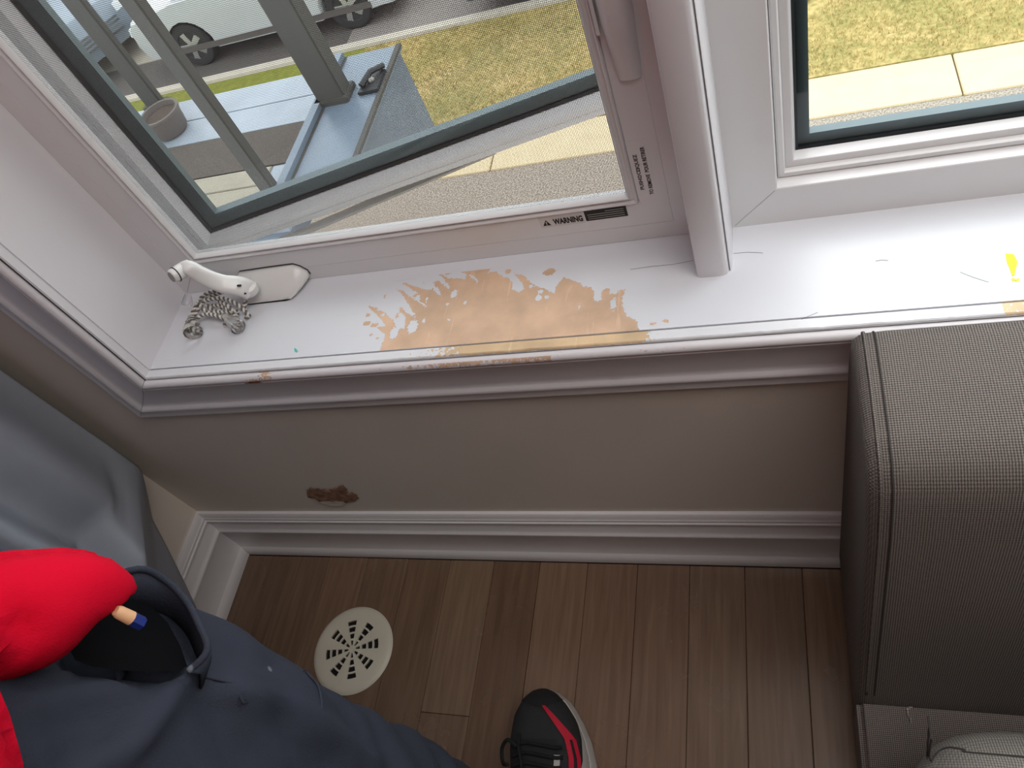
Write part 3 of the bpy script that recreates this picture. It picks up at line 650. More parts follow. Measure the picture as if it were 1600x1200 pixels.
for j in range(ny - 1):
    for i in range(nx - 1):
        q = [j * nx + i, j * nx + i + 1, (j + 1) * nx + i + 1, (j + 1) * nx + i]
        if all(a in keep for a in q): f.append(tuple(keep[a] for a in q))
wd = obj('torn_plaster', v, f, 'brown', smooth='all'); wd.data.materials.append(MAT['gyps'])
zc = onY(520, 781, WY).z
for p in wd.data.polygons:
    c = p.center
    if c.z < zc and c.x < onY(540, 784, WY).x: p.material_index = 1
adopt(wd, wall_front); wd['label'] = 'brown torn patch in the wall above the baseboard'

# ================================================================== FLOOR VENT
vp = [onZ(489, 1027, .006), onZ(567, 946, .006), onZ(611, 1005, .006), onZ(553, 1084, .006)]
A = np.array([[2 * p.x, 2 * p.y, 1] for p in vp]); bb = np.array([p.x ** 2 + p.y ** 2 for p in vp]); s_ = np.linalg.lstsq(A, bb, rcond=None)[0]
vc = Vector((s_[0], s_[1], 0)); VR = math.sqrt(s_[2] + s_[0] ** 2 + s_[1] ** 2)
fv = empty('floor_vent', tuple(vc)); tag(fv, 'round cream plastic floor vent with eight slotted spokes', 'floor vent')
hub = onZ(548, 1014, .006); 
angs = []
for q in ((535, 340), (715, 380), (785, 570), (700, 790), (510, 930), (330, 890), (255, 700), (345, 480)):
    p = onZ(480 + q[0] * .1333, 930 + q[1] * .1333, .006); angs.append(math.atan2(p.y - vc.y, p.x - vc.x))
a0 = sum(((a - i * -math.pi / 4 + math.pi) % (2 * math.pi)) - math.pi for i, a in enumerate([(x - angs[0] + math.pi) % (2 * math.pi) - math.pi for x in angs])) / 8 + angs[0]
rad = [.004, .085, .20, .245, .36, .40, .515, .555, .665, .72, .80, .90, .96, 1.0]; holeband = {1: 1, 3: 1, 5: 1, 7: 1}
zz_ = lambda r: .0055 if r < .9 else .0055 - .0045 * ((r - .9) / .1) ** 2
NA = 8 * 11; v, f = [], []
for r in rad:
    for j in range(NA): a = a0 + 2 * math.pi * (j - 5.5) / NA; v.append((VR * r * math.cos(a), VR * r * math.sin(a), zz_(r)))
nr = len(rad)
for r in rad:
    for j in range(NA): a = a0 + 2 * math.pi * (j - 5.5) / NA; v.append((VR * r * math.cos(a), VR * r * math.sin(a), zz_(r) - .003 if r < .99 else 0))
hole = lambda i, j: i in holeband and 3 <= (j % 11) <= 7
for i in range(nr - 1):
    for j in range(NA):
        a, b = i * NA + j, i * NA + (j + 1) % NA; o_ = nr * NA
        if hole(i, j):
            for (p, q), out in (((a, b), True), ((a + NA, b + NA), True)): f.append((p, q, q + o_, p + o_))
            if not hole(i, (j - 1) % NA): f.append((a, a + NA, a + NA + o_, a + o_))
            if not hole(i, (j + 1) % NA): f.append((b, b + NA, b + NA + o_, b + o_))
        else:
            f.append((a, b, b + NA, a + NA))
f.append(tuple(range(NA)))
obj('cover', v, f, 'vent', fv, smooth=True)
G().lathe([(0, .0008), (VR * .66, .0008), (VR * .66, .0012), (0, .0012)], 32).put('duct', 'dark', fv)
G().lathe([(0, .005), (VR * .06, .005), (VR * .06, .0062), (0, .0066)], 16).put('hub', 'vent', fv)

# ================================================================== SOFA
sofa = empty('sofa', (.9, .0, 0)); tag(sofa, 'low grey ribbed fabric sofa standing against the window wall', 'sofa')
SX = .056; BT = .603; SXR = 1.75
bprof = [(.466, .06), (.466, .50), (.466, .570), (.4635, .590), (.455, .600), (.44, BT), (.40, BT + .001), (.35, BT - .002), (.325, BT - .008), (.309, BT - .022), (.302, BT - .042), (.292, .52), (.278, .42), (.262, .29), (.247, .18), (.243, .155), (.243, .06)]
rings = []
for x, ins in ((SX + .0, .016), (SX + .002, .007), (SX + .007, .002), (SX + .013, 0), (SX + .03, -.001), (SX + .3, -.003), (.9, -.003), (SXR - .02, 0), (SXR, .014)):
    r_ = []
    for i, (y, z) in enumerate(bprof):
        cy, cz = .36, .34; dy, dz = cy - y, cz - z; l = math.hypot(dy, dz); r_.append((x, y + dy / l * ins, z + dz / l * ins))
    rings.append(r_)
bk = part(G().loft(rings), 'backrest', 'sofa', sofa, smooth=True)
# piped seam where the end panel meets the top, front
seamp = [(SX + .0105, y, z) for y, z in bprof[3:15]]
part(G().tube(spline(seamp, 5), .0016, 6), 'piping', 'sofa', bk, smooth='all')
part(G().tube(spline([(SX + .019, y - (.0006 if i > 6 else 0), z + (.0008 if i < 7 else .0004)) for i, (y, z) in enumerate(bprof[3:15])], 5), .0007, 5), 'seam', 'seam', bk)
part(G().box(SX, SXR, -.52, .250, .05, .155), 'seat_base', 'sofa', sofa, bevel=.008, seg=3)
# seat cushion: soft box
def cushion(name, x0, x1, y0, y1, z0, z1, parent, mat):
    g = G(); rings = []; n = 10
    for t in np.linspace(-1, 1, 15):
        s = (1 - abs(t) ** 6) ** .5 if abs(t) < 1 else 0
        zc, hz = (z0 + z1) / 2, (z1 - z0) / 2; ins = .03 * (1 - max(0, 1 - abs(t) ** 8)) + .004
        r_ = []
        for j in range(48):
            a = 2 * math.pi * j / 48; ca, sa = math.cos(a), math.sin(a)
            hx, hy = (x1 - x0) / 2 - ins, (y1 - y0) / 2 - ins
            ex = .18
            r_.append(((x0 + x1) / 2 + hx * math.copysign(abs(ca) ** ex, ca), (y0 + y1) / 2 + hy * math.copysign(abs(sa) ** ex, sa), zc + hz * t + .004 * noise.noise((a * 2, t * 2, 0))))
        rings.append(r_)
    return part(g.loft(rings), name, mat, parent, smooth='all')
CX0, CY1, CZ1 = .074, .184, .415
cs = cushion('seat_cushion', CX0, .80, -.56, CY1, .156, CZ1, sofa, 'sofa2')
cushion('seat_cushion', .81, 1.70, -.56, CY1, .156, CZ1, sofa, 'sofa2')
cbv = BVHTree.FromPolygons([v_.co for v_ in cs.data.vertices], [p.vertices for p in cs.data.polygons])
def on_cushion(x, y):
    h = cbv.ray_cast(Vector((x, y, 1)), Vector((0, 0, -1))); return (h[0] or Vector((x, y, CZ1))) + Vector((0, 0, .0004))
part(G().tube([on_cushion(p[0], p[1]) for p in spline([(CX0 + .024, -.5, 0), (CX0 + .024, CY1 - .06, 0), (CX0 + .026, CY1 - .040, 0), (CX0 + .036, CY1 - .029, 0), (CX0 + .05, CY1 - .030, 0), (.14, CY1 - .033, 0), (.3, CY1 - .034, 0), (.76, CY1 - .034, 0)], 10)], .0009, 6), 'seam', 'seam', cs)
part(G().tube(spline([(CX0 + .012, CY1 - .012, CZ1 - .012), (CX0 + .009, CY1 - .004, CZ1 - .004), (CX0 + .013, CY1 - .001, CZ1 - .006)], 5), .0014, 6), 'zip_pull', 'sofa', cs)
for x, y in ((SX + .06, -.46), (SXR - .06, -.46), (SX + .06, .4), (SXR - .06, .4)): part(G().box(x - .02, x + .02, y - .02, y + .02, 0, .06), 'foot', 'shoesole', sofa)

# ================================================================== CURTAIN at the left wall
def wave(s):
    return -.985 + .055 * math.exp(-((s - .10) / .055) ** 2) + .115 * math.exp(-((s - .225) / .04) ** 2) + .17 * math.exp(-((s - .36) / .06) ** 2) + .12 * math.exp(-((s - .55) / .06) ** 2) + .15 * math.exp(-((s - .78) / .07) ** 2)
def cur(s, z):                 # s: cloth from its free edge (0) into the room (1)
    w_ = wave(s); y = .470 - s * .95
    if z < .43:                # the corner of the hem folds back under
        kk = min(1, (.43 - z) / .05); q0 = max(0, .36 - z)
        E = Vector((-.985 - .04 * min(1, q0 / .1), .470 - q0 ** 1.15 * .60)); F = Vector((-.93 + .048 * kk, max(.378 - 1.12 * (.43 - z), .16)))
        if s < .09:
            q = s / .09; w_ = (1 - kk) * w_ + kk * (E.x + (F.x - E.x) * q); y = E.y + (F.y - E.y) * q
        else:
            fade = max(0, 1 - (s - .09) / .22); w_ = w_ + (F.x - wave(.09)) * fade * kk; y = y + (F.y - (.470 - .09 * .95)) * fade
    w_ += .003 * noise.noise((s * 9, z * 3, 1))
    return (max(w_, XL + .012), y, z)
ns, nz = 150, 60; v = []
zsx = np.concatenate([np.linspace(.03, .5, 36), np.linspace(.53, 2.25, nz - 36)])
for z in zsx:
    for i in range(ns): v.append(cur((i / (ns - 1)) ** 1.2, float(z)))
f = [(j * ns + i, j * ns + i + 1, (j + 1) * ns + i + 1, (j + 1) * ns + i) for j in range(nz - 1) for i in range(ns - 1)]
ct = empty('curtain', (XL + .05, .2, 0)); tag(ct, 'long grey curtain hanging in folds along the left wall', 'curtain')
o = obj('cloth', v, f, 'curtain', smooth='all'); so_ = o.modifiers.new('t', 'SOLIDIFY'); so_.thickness = .002; adopt(o, ct)
part(G().tube([(XL + .07, .46, 2.27), (XL + .07, -.6, 2.27)], .012, 12), 'rod', 'steel', ct)
for y in (.42, -.55): part(G().box(XL, XL + .075, y - .008, y + .008, 2.262, 2.278), 'bracket', 'steel', ct)

# ================================================================== PERSON (standing, right side towards the camera)
PX, PY = -.505, -.012          # body axis
person = empty('person', (PX, PY, 0)); tag(person, 'person in a red hoodie and navy work trousers standing at the left', 'person')
def ellring(c, rx, ry, n=28, p=1.0):
    return [(c[0] + rx * math.cos(2 * math.pi * j / n), c[1] + ry * math.sin(2 * math.pi * j / n), c[2]) for j in range(n)]
RL = [(.07, -.362, .022, .060, .064), (.10, -.362, .024, .070, .074), (.30, -.370, .030, .072, .076), (.50, -.386, .034, .076, .080), (.66, -.398, .032, .086, .090), (.78, -.412, .024, .096, .104), (.86, -.42, .010, .090, .108)]
LLg = [(.07, -.64, -.02, .060, .064), (.10, -.64, -.02, .070, .074), (.30, -.634, -.01, .072, .076), (.50, -.625, 0, .076, .080), (.66, -.612, .004, .086, .09), (.78, -.60, .0, .096, .104), (.88, -.59, 0, .095, .112)]
# body: legs, trunk, neck, head and arms in one skin
g = G()
for Lg in (RL, LLg): g.loft([ellring((x, y, z), rx * .62, ry * .62) for z, x, y, rx, ry in Lg] )
g.loft([ellring((PX, PY, z), rx, ry) for z, rx, ry in ((.80, .11, .08), (.90, .125, .085), (1.02, .13, .09), (1.15, .15, .105), (1.28, .165, .11), (1.36, .15, .10), (1.41, .07, .065), (1.44, .055, .055), (1.50, .052, .055))])
hd = (PX + .02, PY + .03, 1.60)
g.loft([ellring((hd[0], hd[1] + dy, 1.60 + dz), rx, ry) for dz, rx, ry, dy in ((-.115, .03, .035, .045), (-.10, .048, .055, .025), (-.06, .064, .08, .008), (0, .074, .095, 0), (.05, .075, .096, -.004), (.09, .062, .08, -.006), (.115, .03, .04, -.006))])
g.loft([ellring((hd[0], hd[1] + .095 + dy, 1.60 + dz), r, r * 1.1, 10) for dz, r, dy in ((.01, .008, -.01), (-.015, .012, .0), (-.032, .014, .006), (-.04, .008, 0))])
for s in (-1, 1): g.loft([ellring((hd[0] + s * (.076 + dx), hd[1] - .008, 1.60 + dz), .008, r, 10) for dz, r, dx in ((-.035, .008, 0), (-.01, .016, .004), (.015, .02, .006), (.03, .012, .004))])
shR, elR, wrR = Vector((PX + .165, PY - .01, 1.35)), Vector((PX + .27, PY - .17, 1.13)), Vector((-.075, -.125, 1.165))
shL, elL, wrL = Vector((PX - .165, PY - .01, 1.35)), Vector((PX - .235, PY - .06, 1.08)), Vector((PX - .215, PY + .06, .86))
for a, b, c in ((shR, elR, wrR), (shL, elL, wrL)): g.tube(spline([a, a.lerp(b, .5), b, b.lerp(c, .5), c], 4), [.05 - .028 * i / 16 for i in range(17)], 14)
def hand(g, wr, fw, up):       # palm and five bent fingers
    fw.normalize(); side = fw.cross(up).normalized(); up = side.cross(fw).normalized()
    g.loft([[wr + fw * t + side * (w_ * math.cos(a)) + up * (.013 * math.sin(a)) for a in (2 * math.pi * j / 14 for j in range(14))] for t, w_ in ((-.01, .024), (.02, .032), (.06, .040), (.085, .038), (.092, .03))])
    for q, ln in ((-.030, .068), (-.010, .078), (.010, .082), (.030, .074)):
        b = wr + fw * .075 + side * q
        g.tube([b, b + fw * ln * .45, b + fw * ln * .78 - up * ln * .18, b + fw * ln * .9 - up * ln * .42], [.0098, .0092, .0085, .007], 8)
    b = wr + fw * .02 + side * .03
    g.tube([b, b + fw * .03 + side * .025, b + fw * .058 + side * .032 - up * .012, b + fw * .075 + side * .026 - up * .022], [.013, .0115, .010, .008], 8)
hand(g, wrR, Vector((.09, .03, .02)), Vector((0, -.3, 1)))
hand(g, wrL, Vector((.0, .02, -.1)), Vector((-1, 0, 0)))
body = remesh('body', g, .0065, 3, 'skin', None); adopt(body, person)
for s in (-1, 1):
    part(G().lathe([(0, -.011), (.008, -.008), (.0115, 0), (.008, .008), (0, .011)], 12, (hd[0] + s * .031, hd[1] + .082, 1.612)), 'eye', 'crank', person, smooth='all')
    part(G().lathe([(0, -.005), (.004, -.003), (.0052, 0), (.004, .003), (0, .005)], 10, (hd[0] + s * .031, hd[1] + .0905, 1.612)), 'iris', 'gasket', person, smooth='all')
part(G().tube(spline([(hd[0] - .024, hd[1] + .080, 1.546), (hd[0], hd[1] + .092, 1.542), (hd[0] + .024, hd[1] + .080, 1.546)], 4), .0045, 8), 'mouth', M('lips', srgb(168, 96, 88), .5), person, smooth='all')
g = G(); g.loft([ellring((hd[0], hd[1] - .014 + dy, 1.60 + dz), rx, ry) for dz, rx, ry, dy in ((-.05, .066, .06, -.035), (0, .081, .086, -.014), (.05, .083, .098, -.004), (.085, .074, .09, -.002), (.115, .05, .062, -.004), (.128, .02, .03, -.004))])
hair = remesh('hair', g, .006, 2, 'hair', None, lambda c: .003 * noise.noise(c * 70)); adopt(hair, person)
# trousers
def wr(c):
    a = .010 * (abs(noise.noise((c.x * 6 + c.z * 4, c.y * 6, c.z * 8))) - .2) + .005 * noise.noise((c.x * 20, c.y * 20 + c.z * 9, c.z * 18))
    if abs(c.z - .48) < .12: a += .003 * math.sin(c.z * 95 + 3 * noise.noise(c * 8))
    if c.z < .22: a += .004 * math.sin(c.z * 70 + 4 * noise.noise(c * 9))
    return a
g = G()
for Lg in (RL, LLg): g.loft([ellring((x, y, z), rx, ry) for z, x, y, rx, ry in Lg])
g.loft([ellring((PX, PY, z), rx, ry) for z, rx, ry in ((.76, .12, .08), (.82, .175, .118), (.88, .172, .118), (.94, .160, .112), (1.03, .158, .11))])
tr = remesh('trousers', g, .008, 5, 'pants', None, wr); adopt(tr, person)
# paint specks on the cloth
nt = MAT['pants'].node_tree; bs = nt.nodes['Principled BSDF']; src = bs.inputs['Base Color'].links[0].from_socket
tcp = nt.nodes.new('ShaderNodeTexCoord'); vo = nt.nodes.new('ShaderNodeTexVoronoi'); vo.inputs['Scale'].default_value = 24; nt.links.new(tcp.outputs['Object'], vo.inputs['Vector'])
mr = nt.nodes.new('ShaderNodeMapRange'); mr.inputs['From Min'].default_value = .075; mr.inputs['From Max'].default_value = .05; mr.inputs['To Max'].default_value = .35; nt.links.new(vo.outputs['Distance'], mr.inputs['Value'])
mx = nt.nodes.new('ShaderNodeMix'); mx.data_type = 'RGBA'; nt.links.new(mr.outputs[0], mx.inputs['Factor']); nt.links.new(src, mx.inputs['A']); mx.inputs['B'].default_value = (*srgb(150, 155, 165), 1)
nt.links.new(mx.outputs['Result'], bs.inputs['Base Color'])
# stand-off pocket: rim of cloth bellying out from the hip, dark lining behind it
bvh = BVHTree.FromPolygons([v_.co for v_ in tr.data.vertices], [p.vertices for p in tr.data.polygons])
def on_cloth(x, y, off):
    d = ray(x, y).normalized(); h = bvh.ray_cast(CAM, d)
    if h[0] is None:
        h = bvh.find_nearest(CAM + d * .5)
    return h[0] + h[1] * off
lpx = [(100, 1020), (150, 975), (190, 950), (225, 958), (252, 985), (270, 1020), (280, 1050), (262, 1057), (225, 1058), (185, 1056), (150, 1052), (115, 1046)]
cand = [v_ for v_ in tr.data.vertices if v_.co.z > .25 and v_.co.x > PX]
pxs = []
for v_ in cand:
    d = v_.co - CAM; c = [sum(RC[k_][i] * d[i] for i in range(3)) for k_ in range(3)]
    pxs.append((c[0] / c[2] * FPX + 800, c[1] / c[2] * FPX + 600) if c[2] > .05 else (-9e3, -9e3))
def seg_d(P, a, b):
    P, a, b = np.array(P), np.array(a, float), np.array(b, float); ab = b - a; t = np.clip((P - a) @ ab / (ab @ ab), 0, 1)
    return np.linalg.norm(P - a - t[:, None] * ab, axis=1), t
push = np.zeros(len(cand))
for a, b, h_, w_ in (((288, 1052), (170, 1210), .010, 20), ((255, 1066), (60, 1140), -.009, 26), ((330, 1080), (400, 1215), -.011, 34), ((290, 1058), (470, 1105), .006, 14), ((470, 1105), (590, 1200), .005, 16), ((225, 1064), (20, 1105), .006, 14), ((210, 1110), (90, 1200), -.009, 22), ((440, 1130), (520, 1215), -.008, 22), ((360, 1010), (440, 1050), -.004, 14), ((540, 1110), (600, 1180), -.006, 12), ((180, 1150), (120, 1230), .006, 14)):
    d_, t_ = seg_d(pxs, a, b); push += h_ * np.exp(-(d_ / w_) ** 2) * np.sin(np.clip(t_ * .9 + .1, 0, 1) * math.pi) ** .5
for v_, p_, nn in [(v_, p_, v_.normal.copy()) for v_, p_ in zip(cand, push)]: v_.co += nn * float(p_)
sdp = seg_sd(pxs, lpx)
for v_, q_, nn in [(v_, q_, v_.normal.copy()) for v_, q_ in zip(cand, sdp)]:
    if q_ > -6: v_.co -= nn * min(.02, (q_ + 6) * .0009)
rim = [(150, 930), (190, 937), (228, 950), (256, 976), (272, 1010), (282, 1045), (278, 1060)]
base_ = [(160, 990), (200, 990), (225, 1005), (240, 1025), (252, 1045), (265, 1060), (270, 1066)]
rimp = [on_cloth(x, y, .020 if 0 < i < 6 else .008) for i, (x, y) in enumerate(rim)]
outer = [on_cloth(x + 34, y + 14, -.001) for x, y in rim]
innr = [on_cloth(x, y, .002) for x, y in base_]
R1, R2, R3 = spline(rimp, 5), spline(outer, 5), spline(innr, 5); n = len(R1)
v = R2 + [a.lerp(b, .45) + Vector((.004, .004, .003)) for a, b in zip(R2, R1)] + R1
f = [(j * n + i, j * n + i + 1, (j + 1) * n + i + 1, (j + 1) * n + i) for j in range(2) for i in range(n - 1)]
pk = obj('pocket', v, f, 'pants', smooth='all'); adopt(pk, person); m_ = pk.modifiers.new('t', 'SOLIDIFY'); m_.thickness = .002; m_.offset = -1
part(G().tube(R1, .0022, 8), 'pocket_hem', 'pants', person, smooth='all')
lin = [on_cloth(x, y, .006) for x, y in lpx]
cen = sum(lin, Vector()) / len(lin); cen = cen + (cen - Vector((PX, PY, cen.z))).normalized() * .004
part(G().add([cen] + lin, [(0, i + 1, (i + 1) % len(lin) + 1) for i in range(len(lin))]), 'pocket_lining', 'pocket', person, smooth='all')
# side seam on the leg
def on_line(pts, off, n=8):
    return [on_cloth(p.x, p.y, off) for p in spline([(x, y, 0) for x, y in pts], n)]
part(G().tube(on_line(((470, 1035), (478, 1052), (496, 1075), (500, 1110), (490, 1130)), .0010), .0010, 6), 'seam', 'pants', person, smooth='all')
part(G().tube(on_line(((285, 1052), (350, 1066), (430, 1085), (520, 1130), (570, 1180)), .0010), .0010, 6), 'seam', 'pants', person, smooth='all')
# hoodie with its hem bunched over the pocket
g = G()
tilt = lambda r, k: [(x, y, z + k * max(-.07, min(.05, y - .013))) for x, y, z in r]
g.loft([tilt(ellring((PX, PY, z), rx, ry), k_) for z, rx, ry, k_ in ((.912, .193, .128, .8), (.945, .196, .134, .6), (1.02, .190, .142, .2), (1.15, .192, .142, 0), (1.28, .195, .138, 0), (1.36, .175, .12, 0), (1.42, .10, .09, 0), (1.45, .08, .08, 0))])
for a, b, c in ((shR, elR, wrR), (shL, elL, wrL)): g.tube(spline([a, a.lerp(b, .5), b, b.lerp(c, .5), b.lerp(c, .93)], 4), [.066 - .026 * i / 16 for i in range(17)], 16)
def at_d(x, y, dist): d = ray(x, y).normalized(); return CAM + d * dist
b1 = [at_d(-120, 985, .50), at_d(-30, 968, .48), at_d(60, 950, .475), at_d(125, 926, .475), at_d(166, 930, .478), at_d(186, 950, .48)]
g.tube(spline(b1, 5), [.034 - .0002 * i if i < 11 else .0318 - (i - 10) * .00125 for i in range(26)], 16)
def wr2(c):
    q = c.z * 46 + c.x * 52 - c.y * 34 + 2.2 * noise.noise(c * 9)
    return -.009 * max(0, 1 - abs(math.sin(q)) * 2.6) + .004 * noise.noise(c * 16)
hood = remesh('hoodie', g, .008, 5, 'red', None, wr2); adopt(hood, person)
g = G(); g.tube([(PX + .10 * math.cos(a), PY - .03 + .095 * math.sin(a), 1.425 - .02 * math.sin(a)) for a in np.linspace(0, 2 * math.pi, 25)], .03, 10)
part(g, 'hood', 'red', person, smooth='all')
# shoes
def shoe(parent, toe, yaw, mirror=1):
    """running shoe; local frame: +y to the toe tip at the origin"""
    s = empty('shoe', toe, yaw); s.parent = parent; s.matrix_parent_inverse = parent_matrix(parent).inverted(); s.location = toe
    Ln = .305
    def wid(t):   # half widths (medial, lateral) along the length from toe 0 to heel 1
        pts = [(0, .004, .004), (.02, .020, .019), (.06, .036, .034), (.13, .050, .047), (.24, .058, .058), (.34, .058, .063), (.5, .048, .058), (.7, .042, .046), (.9, .038, .038), (.97, .026, .026), (1, .006, .006)]
        for a, b in zip(pts, pts[1:]):
            if a[0] <= t <= b[0]: k_ = (t - a[0]) / (b[0] - a[0]); return a[1] + (b[1] - a[1]) * k_, a[2] + (b[2] - a[2]) * k_
        return pts[-1][1:]
    def axis(t): return .018 * math.sin(min(t, .5) * math.pi) * mirror     # ball of the foot swings outwards
    ts = [0, .008, .02, .04, .06, .1, .16, .24, .34, .42, .5, .6, .7, .8, .9, .96, .99, 1]
    def outline(t, e=0):
        m_, l = wid(t); return -(m_ + e) * mirror + axis(t), (l + e) * mirror + axis(t)
    def band(z0, z1, e0, e1):
        left = [(outline(t, 0)[0], -t * Ln) for t in ts]; right = [(outline(t, 0)[1], -t * Ln) for t in reversed(ts)]
        pts = left + right[1:-1]; cx = sum(p[0] for p in pts) / len(pts); cy = -Ln * .45
        def off(e): 
            r_ = []
            for i, p in enumerate(pts):
                a, b = Vector(pts[i - 1]), Vector(pts[(i + 1) % len(pts)]); d_ = (b - a).normalized(); nn = Vector((d_.y, -d_.x)); 
                if nn.dot(Vector(p) - Vector((cx, cy))) < 0: nn = -nn
                r_.append((p[0] + nn.x * e, p[1] + nn.y * e))
            return r_
        return G().loft([[(x, y, z0) for x, y in off(e0)], [(x, y, (z0 + z1) / 2) for x, y in off((e0 + e1) / 2 + .001)], [(x, y, z1) for x, y in off(e1)]])
    band(0, .008, .001, .003).put('outsole', 'shoesole', s, smooth=True)
    band(.008, .026, .0035, -.001).put('midsole', 'shoegrey', s, smooth=True)
    hgt = [(0, .024), (.02, .034), (.06, .046), (.13, .056), (.24, .066), (.34, .078), (.42, .090), (.5, .098), (.6, .100), (.75, .094), (.9, .098), (1, .090)]
    def H(t):
        for a, b in zip(hgt, hgt[1:]):
            if a[0] <= t <= b[0]: k_ = (t - a[0]) / (b[0] - a[0]); return a[1] + (b[1] - a[1]) * k_
    def surf(t, u, e=0):       # u -1..1 across the upper
        l, r_ = outline(t, -.003); c, hw = (l + r_) / 2, abs(r_ - l) / 2; a = u * math.pi / 2
        su = math.copysign(abs(math.sin(a)) ** .8, math.sin(a)); cu = math.cos(a) ** .62 if math.cos(a) > 1e-6 else 0
        return Vector((c + (hw + e) * su, -t * Ln + (e if t < .04 else 0), .022 + (H(t) - .022 + e) * cu))
    us = np.linspace(-1, 1, 21)
    tt = [.004, .012, .025, .045, .07, .1, .14, .19, .25, .31, .37, .43, .5, .6, .7, .8, .9, .97]
    G().loft([[surf(t, u) for u in us] for t in tt], cap=False, closed=False).put('upper', 'shoeblk', s, smooth='all')
    # toe overlay, glossier rim round the toe
    def patch(name, mat, fn, nt_, nu, e):
        v_ = []
        for i in range(nt_):
            for j in range(nu): t, u = fn(i / (nt_ - 1), j / (nu - 1)); v_.append(surf(t, u, e))
        return obj(name, v_, [(i * nu + j, i * nu + j + 1, (i + 1) * nu + j + 1, (i + 1) * nu + j) for i in range(nt_ - 1) for j in range(nu - 1)], mat, s, smooth='all')
    patch('toe_cap', 'shoesole', lambda a, b: (.006 + .10 * b * (1 - .55 * abs(2 * a - 1)), (2 * a - 1) * .98), 25, 6, .0012)
    st = patch('stripe', 'shoered', lambda a, b: (.10 + .155 * a, mirror * (.06 + .42 * a + (b - .5) * (.06 + .20 * a))), 12, 5, .0022)
    patch('stripe', 'shoered', lambda a, b: (.25 + .20 * a, mirror * (.40 + .10 * a + (b - .5) * .10)), 8, 4, .0022)
    patch('stripe', 'shoered', lambda a, b: (.25 + .20 * a, mirror * (.56 + .12 * a + (b - .5) * .10)), 8, 4, .0022)
    patch('side_panel', 'shoegrey', lambda a, b: (.14 + .5 * a, mirror * (.93 - .26 * math.sin(min(a * 1.6, 1) * math.pi / 2) * b)), 16, 4, .0018)
    patch('tongue', 'shoesole', lambda a, b: (.26 + .26 * a, -mirror * .1 + (b - .5) * .62), 10, 7, .003)
    patch('eyestay', 'shoegrey', lambda a, b: (.33 + .17 * a, mirror * (.20 + .02 * a + (b - .5) * .09)), 6, 3, .0035)
    for q in range(5):
        t = .29 + q * .045
        G().tube([surf(t + .01 * math.sin(u * 9), u, .006) for u in np.linspace(-.42, .28, 9)], .0026, 6).put('lace', 'lace', s, smooth='all')
    G().tube(spline([surf(.30, -.30, .008), surf(.27, -.42, .014), surf(.30, -.66, .012), surf(.36, -.72, .010), surf(.38, -.45, .012)], 5), .0028, 7).put('lace', 'lace', s, smooth='all')
    G().tube(spline([surf(.24, -.28, .006), surf(.30, -.25, .010), surf(.40, -.2, .008), surf(.5, -.24, .006)], 5), .0024, 7).put('lace', 'lace', s, smooth='all')
    return s
tp = onZ(850, 1077, .02)
shoe(person, Vector((tp.x, tp.y, 0)), math.radians(4), 1)
shoe(person, Vector((-.66, .10, 0)), math.radians(8), -1)
# pencil in the pocket
pw = at_d(183, 955, .468); pbx = at_d(205, 966, .472); d = (pbx - pw).normalized()
pn = empty('pencil', tuple(pw)); tag(pn, 'blue pencil stub with bare wood end poking out of the trouser pocket', 'pencil')
part(G().tube([pw + d * .009, pw + d * .016], .0038, 6), 'barrel', 'pblue', pn)
part(G().tube([pw - d * .001, pw + d * .001, pw + d * .009], [.0026, .0035, .0038], 12), 'tip', 'pwood', pn, smooth=True)

# ================================================================== OUTDOORS
ZG = -3.0; S = (1.2 - ZG) / 3.4
lawn_m = M('dry_lawn', srgb(148, 137, 90), .95, col2=srgb(182, 157, 110), scale=1.6, thr=(.36, .64), bump=.6, bscale=60, spec=.1)
nt = lawn_m.node_tree; bs = nt.nodes['Principled BSDF']; src = bs.inputs['Base Color'].links[0].from_socket
tcl = nt.nodes.new('ShaderNodeTexCoord'); nl = nt.nodes.new('ShaderNodeTexNoise'); nl.inputs['Scale'].default_value = 26; nl.inputs['Detail'].default_value = 6; nt.links.new(tcl.outputs['Object'], nl.inputs['Vector'])
rl = nt.nodes.new('ShaderNodeValToRGB'); nt.links.new(nl.outputs['Fac'], rl.inputs[0]); rl.color_ramp.elements[0].position = .35; rl.color_ramp.elements[1].position = .65; rl.color_ramp.elements[0].color = (.62, .70, .55, 1); rl.color_ramp.elements[1].color = (1.1, 1.08, 1.05, 1)
ml = nt.nodes.new('ShaderNodeMix'); ml.data_type = 'RGBA'; ml.blend_type = 'MULTIPLY'; ml.inputs['Factor'].default_value = 1; nt.links.new(src, ml.inputs['A']); nt.links.new(rl.outputs[0], ml.inputs['B']); nt.links.new(ml.outputs['Result'], bs.inputs['Base Color'])
verge_m = M('green_verge', srgb(116, 118, 52), .95, .2, 20, .5, 80, spec=.1)
road_m = M('pale_asphalt', srgb(132, 124, 119), .9, .06, 30, .4, 300)
dark_m = M('shadow_and_skirt_grey', srgb(84, 79, 75), .9, .08, 30, .4, 300)  # asphalt tone darkened to paint the car shadow, reused on car skirts
drive_m = M('cream_concrete_drive', srgb(166, 158, 144), .9, .05, 8, .2, 100)
walk_m = M('cream_concrete', srgb(190, 172, 138), .9, .06, 5, .3, 60)
aggr_m = M('exposed_aggregate', srgb(100, 92, 82), .95, col2=srgb(158, 148, 134), scale=75, thr=(.38, .62), bump=.5, bscale=120)
curb_m = M('pale_curb', srgb(176, 168, 154), .9, .05, 12)
yw0, yw1 = 4.303 * S, 4.715 * S; yc0, yc1 = 6.36 * S, 6.49 * S
G().box(-30, 25, .72, yw0, ZG - .3, ZG + .0).put('ground', aggr_m, kind='structure')
